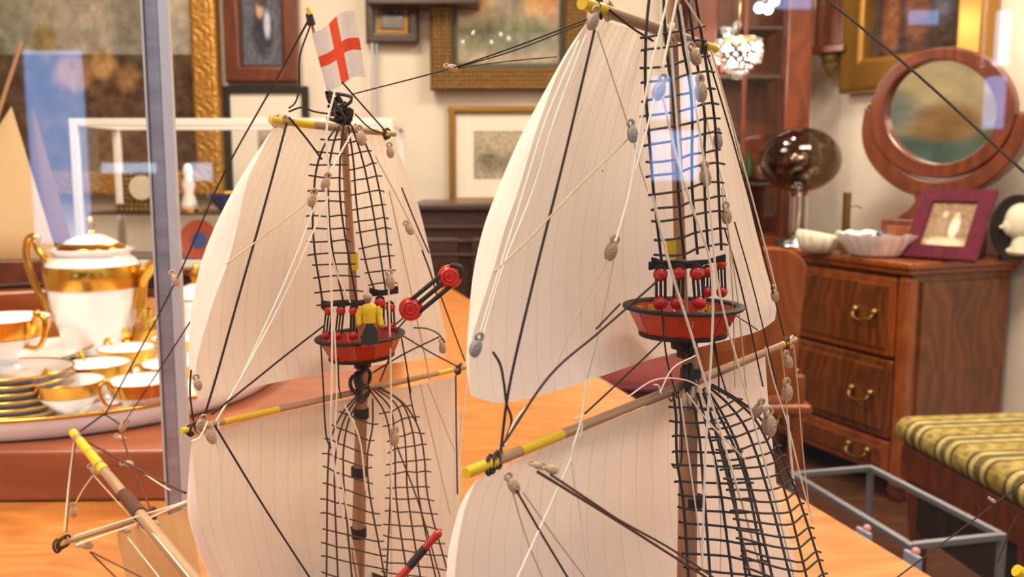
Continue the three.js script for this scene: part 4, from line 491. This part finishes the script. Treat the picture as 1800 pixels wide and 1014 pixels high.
// flag
{ const d = 0.557, c = [[548, 60], [622, 14], [641, 132], [575, 160]], n = 40, pos = [], uv = [], idx = [];
  for (let j = 0; j <= n; j++) for (let i = 0; i <= n; i++) { const u = i / n, v = j / n, L = [c[0][0] + (c[3][0] - c[0][0]) * v, c[0][1] + (c[3][1] - c[0][1]) * v], R = [c[1][0] + (c[2][0] - c[1][0]) * v, c[1][1] + (c[2][1] - c[1][1]) * v], w = Math.sin(u * 7 + v * 1.2); const p = P(L[0] + (R[0] - L[0]) * u + 2 * w * u, L[1] + (R[1] - L[1]) * u + 7 * Math.sin(u * 6.6 + 0.4) * u, d + 0.0035 * Math.sin(u * 6.6 + v) * u - 0.004 * u); pos.push(p.x, p.y, p.z); uv.push(u, 1 - v); }
  for (let j = 0; j < n; j++) for (let i = 0; i < n; i++) { const a = j * (n + 1) + i; idx.push(a, a + n + 1, a + 1, a + 1, a + n + 1, a + n + 2); }
  const g = new THREE.BufferGeometry(); g.setAttribute('position', new THREE.Float32BufferAttribute(pos, 3)); g.setAttribute('uv', new THREE.Float32BufferAttribute(uv, 2)); g.setIndex(idx); g.computeVertexNormals();
  const t = tex(256, 256, (u, v) => { const w = fbm(u * 20, v * 20, 141, 20, 3); return (Math.abs(u - 0.5) < 0.1 || Math.abs(v - 0.5) < 0.09) ? mixc([236, 84, 34], [224, 70, 26], w) : mixc([240, 228, 212], [228, 212, 194], w); });
  wpart(ship, 'flag', g, phy({ map: t, roughness: 0.9, transmission: 0.2, thickness: 0, side: THREE.DoubleSide }), 'white flag with an orange-red cross');
  wpart(ship, 'flagstaff', rod(P(586, 190, d + 0.002), P(542, 18, d + 0.002), wide(3.5, d), wide(2.5, d), 8), M.spar); wpart(ship, 'staff_tip', merge(rod(P(548, 44, d + 0.001), P(543, 24, d + 0.001), wide(7, d), wide(6, d), 8)), M.net); wpart(ship, 'yellow_band', rod(P(546, 26, d), P(541, 14, d), wide(5, d), wide(4, d), 8), M.yellow);
}
// knotted masthead of the foremast
for (let i = 0; i < 14; i++) { const q = () => P(rr(574, 622), rr(162, 222), rr(0.545, 0.562)); wpart(ship, 'masthead_lashing', tube([q(), q(), q()], wide(3.2, 0.55)), M.net); }

// shroud ladders
function ladder(m, lines, off, v0, v1, n, over, r, mat, sag = 2) {
  const g = new THREE.Group(); g.name = 'shroud_ladder'; ship.add(g);
  const at = (i, v) => { const p = pxAt(lines[i], v), k = lines.length > 1 ? i / (lines.length - 1) : 0; return [p.x, p.y, off[0] + (off[1] - off[0]) * v + (off[2] || 0) * k * v]; };
  const W = ([x, y, o]) => Q(x, y, m, o);
  lines.forEach((l, i) => { const pts = []; for (let k = 0; k <= 8; k++) pts.push(W(at(i, k / 8))); wpart(g, 'shroud', tube(pts, r * 1.12), mat); });
  for (let k = 0; k < n; k++) { const v = v0 + (v1 - v0) * (k + rr(-0.1, 0.1)) / (n - 1), ps = lines.map((_, i) => at(i, v + rr(-0.004, 0.004))), a = ps[0], b = ps[ps.length - 1], e = Math.hypot(ps[1][0] - a[0], ps[1][1] - a[1]) || 1;
    const A = [a[0] - over * rr(0.6, 1.2) * Math.sign(ps[1][0] - a[0]), a[1] - over * (ps[1][1] - a[1]) / e * 0.6, a[2]], B = [b[0] + over * rr(0.6, 1.3), b[1] + over * 0.1, b[2]];
    wpart(g, 'ratline', tube([A, ...ps, B].map(([x, y, o], j) => W([x, y + (j > 0 && j <= ps.length ? 0 : rr(-sag, sag)), o])), r * 0.95, 5), mat); }
}
ladder(FORE, [[[590, 225], [560, 280], [550, 370], [553, 440], [561, 490], [569, 545]], [[596, 222], [580, 280], [577, 350], [583, 430], [597, 500], [606, 540]], [[604, 220], [598, 280], [598, 350], [609, 430], [620, 490], [629, 540]]], [-0.008, -0.012], 0.08, 0.97, 14, 11, 0.00055, M.net);
ladder(FORE, [[[612, 222], [621, 280], [626, 350], [635, 420], [648, 480], [660, 514]], [[618, 220], [637, 280], [651, 345], [662, 410], [670, 460], [678, 512]], [[624, 218], [652, 275], [668, 340], [678, 400], [684, 450], [692, 512]]], [-0.008, -0.01], 0.1, 0.95, 12, 8, 0.00052, M.net);
ladder(FORE, [[[632, 690], [605, 722], [583, 764], [576, 842], [574, 1013], [573, 1070]], [[635, 690], [612, 722], [594, 775], [588, 842], [594, 1013], [597, 1075]], [[640, 692], [620, 722], [606, 768], [604, 845], [612, 940], [624, 1080]], [[655, 700], [656, 740], [646, 800], [649, 865], [662, 935], [690, 1090]]], [-0.004, -0.03], 0.12, 0.97, 14, 10, 0.00052, M.netBrown);
ladder(FORE, [[[650, 685], [676, 725], [687, 780], [686, 880], [678, 1040]], [[655, 683], [688, 722], [694, 790], [698, 890], [722, 1045]], [[660, 682], [702, 720], [713, 790], [718, 880], [745, 1050]], [[665, 681], [712, 716], [729, 785], [738, 885], [775, 1055]], [[668, 680], [718, 718], [742, 775], [751, 868], [766, 930], [803, 1060]]], [-0.004, -0.03], 0.14, 0.97, 15, 9, 0.00052, M.netBrown);
ladder(MAIN, [[[1142, -12], [1135, 67], [1135, 168], [1142, 251], [1149, 340], [1163, 460]], [[1165, -18], [1172, 90], [1182, 165], [1188, 250], [1193, 350], [1203, 455]], [[1185, -22], [1205, 110], [1216, 175], [1216, 260], [1217, 340], [1226, 447]], [[1205, -26], [1226, 120], [1238, 190], [1238, 270], [1239, 350], [1245, 442]], [[1218, -30], [1244, 130], [1256, 210], [1261, 290], [1264, 360], [1268, 440]]], [-0.012, -0.016], 0.16, 0.975, 15, 10, 0.00058, M.net);
ladder(MAIN, [[[1183, 690], [1188, 720], [1190, 808], [1201, 882], [1211, 1030]], [[1215, 690], [1228, 760], [1237, 860], [1250, 1035]], [[1226, 690], [1250, 780], [1266, 860], [1290, 1040]], [[1236, 690], [1270, 790], [1290, 870], [1316, 1045]], [[1243, 690], [1288, 780], [1318, 870], [1350, 1050]]], [-0.006, -0.022, -0.03], 0.08, 0.98, 13, 10, 0.0006, M.net);
ladder(MAIN, [[[1236, 682], [1258, 760], [1284, 860], [1318, 1010]], [[1240, 680], [1282, 750], [1318, 850], [1360, 1025]], [[1244, 678], [1304, 740], [1346, 850], [1394, 1035]], [[1248, 677], [1322, 730], [1372, 840], [1424, 1040]], [[1252, 676], [1336, 735], [1396, 855], [1450, 1020]]], [-0.003, -0.05], 0.12, 0.97, 17, 8, 0.0006, M.net);

// running rigging: [material, pixel width, mast plane, forward offset, points]
const ropes = [
  ['ropeDark', 4, MAIN, -0.006, [1045, 52, 986, 300, 936, 500, 893, 690, 880, 792]], ['ropeDark', 3.4, MAIN, -0.02, [1155, 494, 1102, 541, 1048, 588, 968, 658, 886, 778]], ['ropeDark', 3, MAIN, -0.016, [1090, 534, 1048, 578]], ['ropeDark', 3, MAIN, -0.008, [1172, 591, 1082, 677, 1028, 727]],
  ['ropeDark', 3.4, MAIN, -0.012, [867, 619, 879, 640, 886, 676, 890, 708, 899, 740, 884, 785]], ['ropePale', 2.2, MAIN, -0.014, [935, 705, 905, 740, 888, 782]],
  ['ropeBrown', 4, MAIN, -0.03, [945, 829, 1078, 911, 1250, 1020]], ['ropeBrown', 3.4, MAIN, -0.034, [968, 834, 1040, 882, 1085, 912, 1180, 965, 1256, 1016]], ['ropeDark', 3, MAIN, -0.02, [908, 862, 950, 935, 1004, 1025]],
  ['ropeTan', 2.2, MAIN, -0.016, [902, 868, 925, 945, 960, 1030]], ['ropeTan', 2.2, MAIN, -0.018, [920, 866, 965, 930, 1036, 1025]], ['ropePale', 2.6, MAIN, -0.02, [1032, 666, 1022, 736, 1005, 802, 1018, 890, 1036, 1025]], ['ropePale', 2.4, MAIN, -0.02, [1005, 804, 955, 915, 905, 1025]],
  ['ropePale', 2.6, MAIN, -0.004, [1018, 72, 960, 210, 918, 345, 876, 480, 838, 606]], ['ropePale', 2.4, MAIN, -0.006, [1030, 62, 975, 210, 935, 340, 884, 470, 846, 602]], ['ropeTan', 2.6, MAIN, -0.01, [1110, 238, 1010, 335, 930, 420, 868, 478]], ['ropeTan', 2, MAIN, -0.004, [1050, 55, 1078, 140, 1106, 226]], ['ropeTan', 1.8, MAIN, -0.01, [1114, 248, 1124, 290, 1138, 335]],
  ['ropePale', 3.2, MAIN, -0.02, [1192, -12, 1164, 125]], ['ropePale', 3, MAIN, -0.022, [1176, -12, 1138, 150, 1106, 340, 1082, 424]], ['ropeTan', 2.2, MAIN, -0.012, [1070, 454, 1010, 565, 972, 655]], ['ropeTan', 2, MAIN, -0.012, [1079, 458, 1056, 570, 1032, 668]], ['ropePale', 2.8, MAIN, -0.021, [1153, 165, 1128, 260, 1104, 345]],
  ['ropePale', 3.6, MAIN, -0.03, [1147, 345, 1177, 467, 1214, 585, 1242, 679, 1261, 741, 1301, 875, 1345, 1025]], ['ropePale', 3.4, MAIN, -0.028, [1165, 170, 1187, 268, 1215, 360, 1247, 456, 1253, 528, 1247, 679, 1240, 800, 1233, 1025]], ['ropePale', 3, MAIN, -0.026, [1180, 84, 1195, 280, 1202, 345]], ['ropePale', 3, MAIN, -0.03, [1195, 8, 1220, 170, 1244, 330, 1262, 500, 1308, 679, 1361, 875, 1398, 1025]], ['ropePale', 3, MAIN, -0.02, [1162, -12, 1163, 118]],
  ['ropePale', 2.6, MAIN, -0.02, [1200, -8, 1234, 46]], ['ropePale', 2.2, MAIN, -0.014, [1232, 162, 1247, 232, 1272, 330, 1282, 380]], ['ropeDark', 3.2, MAIN, -0.01, [1274, 404, 1301, 498, 1341, 679]], ['ropeDark', 3.2, MAIN, -0.004, [1240, 86, 1279, 215, 1314, 340, 1348, 470, 1378, 590]], ['ropePale', 2.8, MAIN, -0.006, [1250, 88, 1286, 215, 1320, 340, 1352, 460, 1364, 508]],
  ['ropeDark', 2.6, MAIN, -0.012, [1291, 390, 1325, 510, 1365, 676]], ['ropeTan', 2.2, MAIN, -0.016, [1279, 390, 1288, 520, 1292, 680]], ['ropeTan', 2.2, MAIN, -0.018, [1268, 330, 1296, 520, 1312, 690]], ['ropeTan', 2.6, MAIN, -0.01, [1395, 606, 1402, 679, 1412, 800, 1423, 900]], ['ropePale', 2.8, MAIN, -0.01, [1345, 610, 1361, 674, 1385, 748, 1410, 850, 1428, 915]], ['ropePale', 4.5, MAIN, -0.014, [1384, 730, 1390, 800, 1396, 858]], ['ropeTan', 2.6, MAIN, -0.006, [1372, 604, 1380, 670, 1384, 730]],
  ['ropePale', 2.6, MAIN, -0.024, [1207, 690, 1240, 735, 1310, 808]], ['ropePale', 2.2, MAIN, -0.02, [1196, 700, 1210, 800, 1224, 900, 1238, 1020]], ['ropePale', 2, MAIN, -0.02, [1254, 800, 1266, 900, 1266, 1010]], ['ropeDark', 3, MAIN, -0.012, [1163, 545, 1172, 630, 1190, 700]], ['ropeDark', 3, MAIN, -0.012, [1240, 545, 1262, 640, 1280, 700]], ['ropeDark', 2.8, MAIN, -0.012, [1276, 570, 1300, 650, 1320, 720]], ['ropeDark', 3, MAIN, -0.012, [1254, 590, 1262, 640, 1264, 690]],
  ['ropeDark', 2.4, MAIN, 0.004, [1290, 552, 1332, 580]], ['ropePale', 2, MAIN, -0.024, [1160, 690, 1180, 650, 1222, 625]], ['ropePale', 2, MAIN, -0.02, [1100, 700, 1150, 668, 1205, 668, 1235, 682]], ['ropePale', 2.2, MAIN, -0.008, [1010, 738, 1018, 733, 1024, 745, 1019, 768]], ['ropePale', 2.2, MAIN, -0.01, [1148, 676, 1158, 678, 1162, 692]], ['ropeDark', 2.6, MAIN, -0.014, [1189, 690, 1180, 705, 1176, 700]],
  ['ropeDark', 3.2, MAIN, -0.012, [1192, 690, 1198, 760, 1196, 815, 1186, 822, 1181, 815]], ['ropeDark', 3.6, MAIN, -0.004, [1072, 18, 1110, 48, 1148, 72]],
  // foremast
  ['ropeDark', 3.6, FORE, -0.01, [504, 216, 471, 340, 420, 520, 372, 690, 356, 740]], ['ropeDark', 3.4, FORE, -0.01, [508, 206, 540, 245, 566, 280]], ['ropeDark', 2.8, FORE, -0.004, [545, 46, 527, 100, 525, 160, 518, 182, 508, 190]], ['ropeDark', 3, FORE, -0.006, [508, 196, 530, 189, 552, 196, 576, 200]], ['ropeDark', 3, FORE, -0.004, [601, 144, 640, 188, 680, 233]], ['ropeDark', 2.8, FORE, -0.006, [624, 200, 650, 225, 676, 236]],
  ['ropePale', 3, FORE, -0.014, [589, 158, 574, 228, 578, 302]], ['ropePale', 2.6, FORE, -0.014, [618, 235, 598, 270, 580, 304]], ['ropeTan', 2.4, FORE, -0.012, [537, 358, 470, 410, 398, 464]], ['ropePale', 2.8, FORE, -0.016, [577, 345, 500, 520, 415, 680, 380, 740]], ['ropePale', 2.2, FORE, -0.015, [561, 340, 512, 470, 420, 672]], ['ropePale', 3, FORE, -0.02, [573, 330, 583, 528, 583, 679, 581, 758, 592, 848, 625, 1025]], ['ropePale', 2.2, FORE, -0.014, [574, 407, 592, 480, 616, 532]], ['ropePale', 2.8, FORE, -0.02, [683, 500, 687, 679, 688, 1025]], ['ropePale', 2.2, FORE, -0.02, [588, 580, 592, 680, 590, 760, 610, 900, 632, 1025]],
  ['ropeDark', 3.2, FORE, -0.02, [571, 571, 500, 626, 434, 679, 372, 728]], ['ropeDark', 2.8, FORE, -0.006, [706, 330, 730, 390, 754, 445]], ['ropeTan', 2.4, FORE, -0.008, [684, 335, 720, 500, 756, 668]], ['ropeTan', 2.2, FORE, -0.008, [660, 275, 700, 350, 745, 440]], ['ropeDark', 2.8, FORE, -0.002, [775, 521, 795, 575, 817, 634]], ['ropeDark', 2.8, FORE, -0.01, [708, 590, 758, 620, 808, 646]], ['ropeDark', 3, FORE, -0.012, [655, 655, 710, 622, 772, 592]], ['ropeDark', 2.8, FORE, -0.01, [727, 576, 752, 578, 772, 588, 782, 602]],
  ['ropeDark', 2.8, FORE, -0.02, [564, 605, 568, 675, 574, 768, 581, 788]], ['ropeDark', 2.8, FORE, -0.016, [697, 595, 682, 635, 668, 670]], ['ropeDark', 2.8, FORE, -0.014, [705, 590, 714, 640, 722, 690]], ['ropeDark', 2.6, FORE, -0.018, [594, 628, 596, 680, 600, 700]], ['ropeDark', 2.6, FORE, -0.014, [716, 662, 725, 715, 732, 740]], ['ropeTan', 2, FORE, -0.014, [738, 674, 765, 790, 792, 905]], ['ropeTan', 2, FORE, -0.014, [752, 674, 776, 735, 799, 792]], ['ropeDark', 3.2, FORE, -0.018, [378, 748, 400, 785, 470, 900, 548, 1020]],
  ['ropeBrown', 3.6, FORE, -0.004, [801, 660, 802, 760, 804, 868]], ['ropePale', 3, FORE, -0.006, [822, 660, 812, 740, 806, 808]], ['ropePale', 2.6, FORE, -0.022, [605, 711, 631, 768, 643, 862]], ['ropeBrown', 2.8, FORE, -0.018, [698, 785, 735, 882, 775, 1020]], ['ropeDark', 3.2, FORE, -0.006, [742, 440, 757, 480, 768, 520]], ['ropePale', 2, FORE, -0.014, [372, 742, 385, 800, 395, 900]], ['ropePale', 2.2, FORE, -0.014, [384, 740, 386, 830, 386, 920]], ['ropePale', 2.4, FORE, -0.016, [366, 740, 350, 770, 336, 776]], ['ropeDark', 3, FORE, -0.02, [690, 573, 700, 566, 712, 555]], ['ropeDark', 3, FORE, -0.02, [694, 584, 706, 570, 718, 556]], ['ropeDark', 2.6, FORE, 0, [336, 650, 334, 690, 340, 740]],
];
const ropeName = { ropeDark: 'dark_rope', ropeBrown: 'brown_rope', ropePale: 'pale_rope', ropeTan: 'tan_rope' };
for (const [m, w, mast, off, a] of ropes) { const pts = []; for (let i = 0; i < a.length; i += 2) pts.push(Q(a[i], a[i + 1], mast, off)); wpart(ship, ropeName[m], tube(pts, wide(w * (m === 'ropePale' ? 1.2 : 1.05), mast.D) / 2, 5), M[m]); }
// lines that run from mast to mast or out of the frame: [material, width, [px, py, depth] ...]
const stays = [
  ['ropeDark', 3.6, [1032, 34, 0.365], [900, 84, 0.43], [796, 119, 0.48], [618, 166, 0.555]], ['ropeDark', 3, [1024, 42, 0.365], [900, 90, 0.43], [805, 118, 0.478]], ['ropeDark', 2.2, [978, 100, 0.39], [890, 108, 0.43], [805, 120, 0.478]], ['ropeDark', 4.2, [1440, -12, 0.42], [1602, 122, 0.38], [1815, 316, 0.33]],
  ['ropeDark', 3, [1570, 1020, 0.33], [1690, 930, 0.34], [1815, 835, 0.35]], ['ropeDark', 3, [1790, 905, 0.34], [1776, 930, 0.34], [1754, 988, 0.34]], ['ropeDark', 3.8, [543, 34, 0.556], [480, 150, 0.6], [390, 312, 0.66], [310, 492, 0.72], [184, 730, 0.79]], ['ropeDark', 2.6, [334, 566, 0.56], [261, 679, 0.68], [216, 746, 0.76]], ['ropeDark', 3.4, [184, 727, 0.79], [141, 758, 0.8]], ['ropeDark', 3, [184, 728, 0.79], [200, 738, 0.785], [216, 750, 0.78]],
  ['ropeTan', 3, [131, 770, 0.8], [121, 850, 0.77], [113, 935, 0.72]], ['ropeBrown', 2.4, [134, 770, 0.8], [124, 850, 0.77], [117, 935, 0.72]], ['ropeBrown', 4.5, [132, 764, 0.8], [230, 818, 0.74], [326, 866, 0.67]], ['ropeBrown', 3.2, [215, 765, 0.78], [231, 818, 0.76], [266, 897, 0.72]], ['ropeTan', 2.4, [164, 835, 0.78], [145, 862, 0.77], [129, 892, 0.76]], ['ropeTan', 2.4, [164, 835, 0.78], [245, 925, 0.7], [345, 1035, 0.64]], ['ropePale', 2.6, [137, 776, 0.79], [245, 908, 0.7], [345, 1030, 0.62]],
  ['ropeBrown', 3.2, [158, 970, 0.7], [205, 1016, 0.68]], ['ropeBrown', 2.8, [161, 970, 0.7], [260, 1020, 0.66]], ['ropePale', 2, [225, 945, 0.7], [280, 1015, 0.66]], ['ropePale', 3.4, [132, 958, 0.64], [240, 920, 0.7], [326, 882, 0.74]], ['ropePale', 2.6, [130, 942, 0.65], [250, 905, 0.7], [330, 880, 0.75]], ['ropeTan', 2.4, [262, 915, 0.72], [300, 960, 0.7], [352, 1016, 0.68]], ['ropeBrown', 2.6, [170, 816, 0.78], [205, 818, 0.77], [228, 815, 0.76]], ['ropePale', 2.2, [236, 820, 0.76], [280, 850, 0.73], [300, 862, 0.72]], ['ropeDark', 2, [1060, 300, 0.39], [1058, 301, 0.39]],
];
for (const [m, w, ...a] of stays) wpart(ship, ropeName[m], tube(a.map((p) => P(...p)), wide(w, a[0][2]) / 2, 5), M[m]);
// blocks
function block(px, py, d, h, ang, mat = M.block) {
  const R = wide(h / 2, d), g = merge(ball(R, null, 0.62, 1, 0.34, 16).translate(0, 0, R * 0.22), ball(R, null, 0.62, 1, 0.34, 16).translate(0, 0, -R * 0.22), ball(R * 0.5, null, 0.7, 1.4, 0.6, 10), new THREE.TorusGeometry(R * 0.4, R * 0.2, 8, 18).translate(0, R * 1.3, 0), new THREE.TorusGeometry(R * 0.22, R * 0.1, 6, 14).translate(0, -R * 0.1, R * 0.52));
  g.rotateY(0.5); g.rotateZ(ang); const c = P(px, py, d); g.translate(c.x, c.y, c.z); wpart(ship, 'block', g, mat);
}
for (const [px, py, m, off, h, a, mat] of [[548, 352, FORE, -0.014, 24, -0.3], [572, 324, FORE, -0.015, 24, -0.3], [635, 243, FORE, -0.012, 26, 0.2], [686, 268, FORE, -0.006, 20, 0.1], [720, 404, FORE, -0.008, 20, 0.5], [686, 496, FORE, -0.02, 26, 0.1], [778, 612, FORE, -0.004, 20, 0.1], [693, 772, FORE, -0.022, 26, -0.1], [371, 768, FORE, -0.016, 28, 0.4], [352, 745, FORE, -0.012, 22, -0.5], [348, 676, FORE, -0.002, 22, 0.2],
  [1112, 236, MAIN, -0.012, 30, 0.2, 'g'], [1074, 442, MAIN, -0.012, 34, -0.3], [1158, 160, MAIN, -0.022, 34, -0.3, 'g'], [1232, 162, MAIN, -0.016, 34, 0.1], [1222, 100, MAIN, -0.016, 30, 0.4], [1240, 312, MAIN, -0.016, 32, 0.1], [1277, 380, MAIN, -0.014, 28, 0.1], [1262, 248, MAIN, -0.012, 26, 0.1, 'g'], [1352, 748, MAIN, -0.026, 40, 0.1], [1331, 722, MAIN, -0.02, 28, -0.4], [903, 854, MAIN, -0.016, 32, 0.5], [970, 825, MAIN, -0.03, 26, 1.2], [945, 818, MAIN, -0.028, 20, 1.2], [836, 612, MAIN, -0.006, 34, -0.3, 'g'], [1042, 38, MAIN, -0.012, 30, -0.3], [1384, 690, MAIN, -0.01, 30, 0.1], [1386, 636, MAIN, -0.008, 24, 0.3], [1362, 520, MAIN, -0.004, 22, 0.2]]) block(px, py, depthOn(px, py, m, off), h, a, mat ? M.blockGrey : M.block);
for (const [px, py, d, h, a] of [[309, 493, 0.72, 22, 0.4], [129, 900, 0.76, 20, 0.1], [152, 958, 0.69, 24, 1.4], [216, 750, 0.78, 20, -0.6], [214, 770, 0.78, 16, 1.2], [226, 815, 0.76, 18, 1.5], [166, 828, 0.78, 18, 0.7], [270, 920, 0.71, 20, 1.5], [222, 932, 0.71, 18, 1.4], [796, 119, 0.48, 18, 1.3], [1745, 880, 0.345, 12, 0.9]]) block(px, py, d, h, a);
// rope wrappings on yard ends and doublings
function wrap(px, py, m, off, w, n, mat) { const c = Q(px, py, m, off), R = wide(w / 2, -c.z), g = []; for (let i = 0; i < n; i++) g.push(new THREE.TorusGeometry(R * rr(0.95, 1.15), R * 0.24, 6, 14).rotateY(Math.PI / 2 - 0.3 + rr(-0.25, 0.25)).rotateZ(rr(-0.2, 0.3)).translate(c.x + R * 0.36 * (i - n / 2) * 0.8, c.y + R * 0.12 * (i - n / 2), c.z + R * 0.4 * (n / 2 - i))); const mm = wpart(ship, 'rope_wrapping', merge(g), mat); return mm; }
for (const [px, py, m, off, w, n, mat] of [[868, 812, MAIN, 0, 28, 4, M.ropeDark], [880, 805, MAIN, 0, 28, 2, M.ropeBrown], [1215, 660, MAIN, -0.003, 44, 4, M.net], [1208, 600, MAIN, -0.003, 40, 3, M.net], [1384, 602, MAIN, 0, 18, 4, M.ropeBrown], [1392, 600, MAIN, 0, 18, 2, M.ropeTan], [1052, 14, MAIN, 0, 30, 3, M.net], [1072, 18, MAIN, 0, 28, 2, M.ropeTan], [1238, 80, MAIN, 0, 22, 3, M.net], [1180, 60, MAIN, 0, 30, 4, M.ropeTan], [343, 752, FORE, 0, 20, 4, M.net], [352, 750, FORE, 0, 20, 2, M.ropeTan], [808, 648, FORE, 0, 16, 3, M.ropeBrown], [488, 212, FORE, 0, 18, 3, M.ropeTan], [500, 213, FORE, 0, 18, 2, M.ropeTan], [680, 235, FORE, 0, 16, 3, M.net], [636, 668, FORE, -0.002, 30, 4, M.net], [110, 954, SPRIT, 0, 20, 4, M.ropeDark], [262, 908, SPRIT, 0, 26, 4, M.ropeBrown], [1215, 690, MAIN, -0.004, 40, 3, M.ropeTan], [640, 690, FORE, -0.002, 28, 2, M.netBrown]]) wrap(px, py, m, off, w, n, mat);
renderer.render(scene, camera);
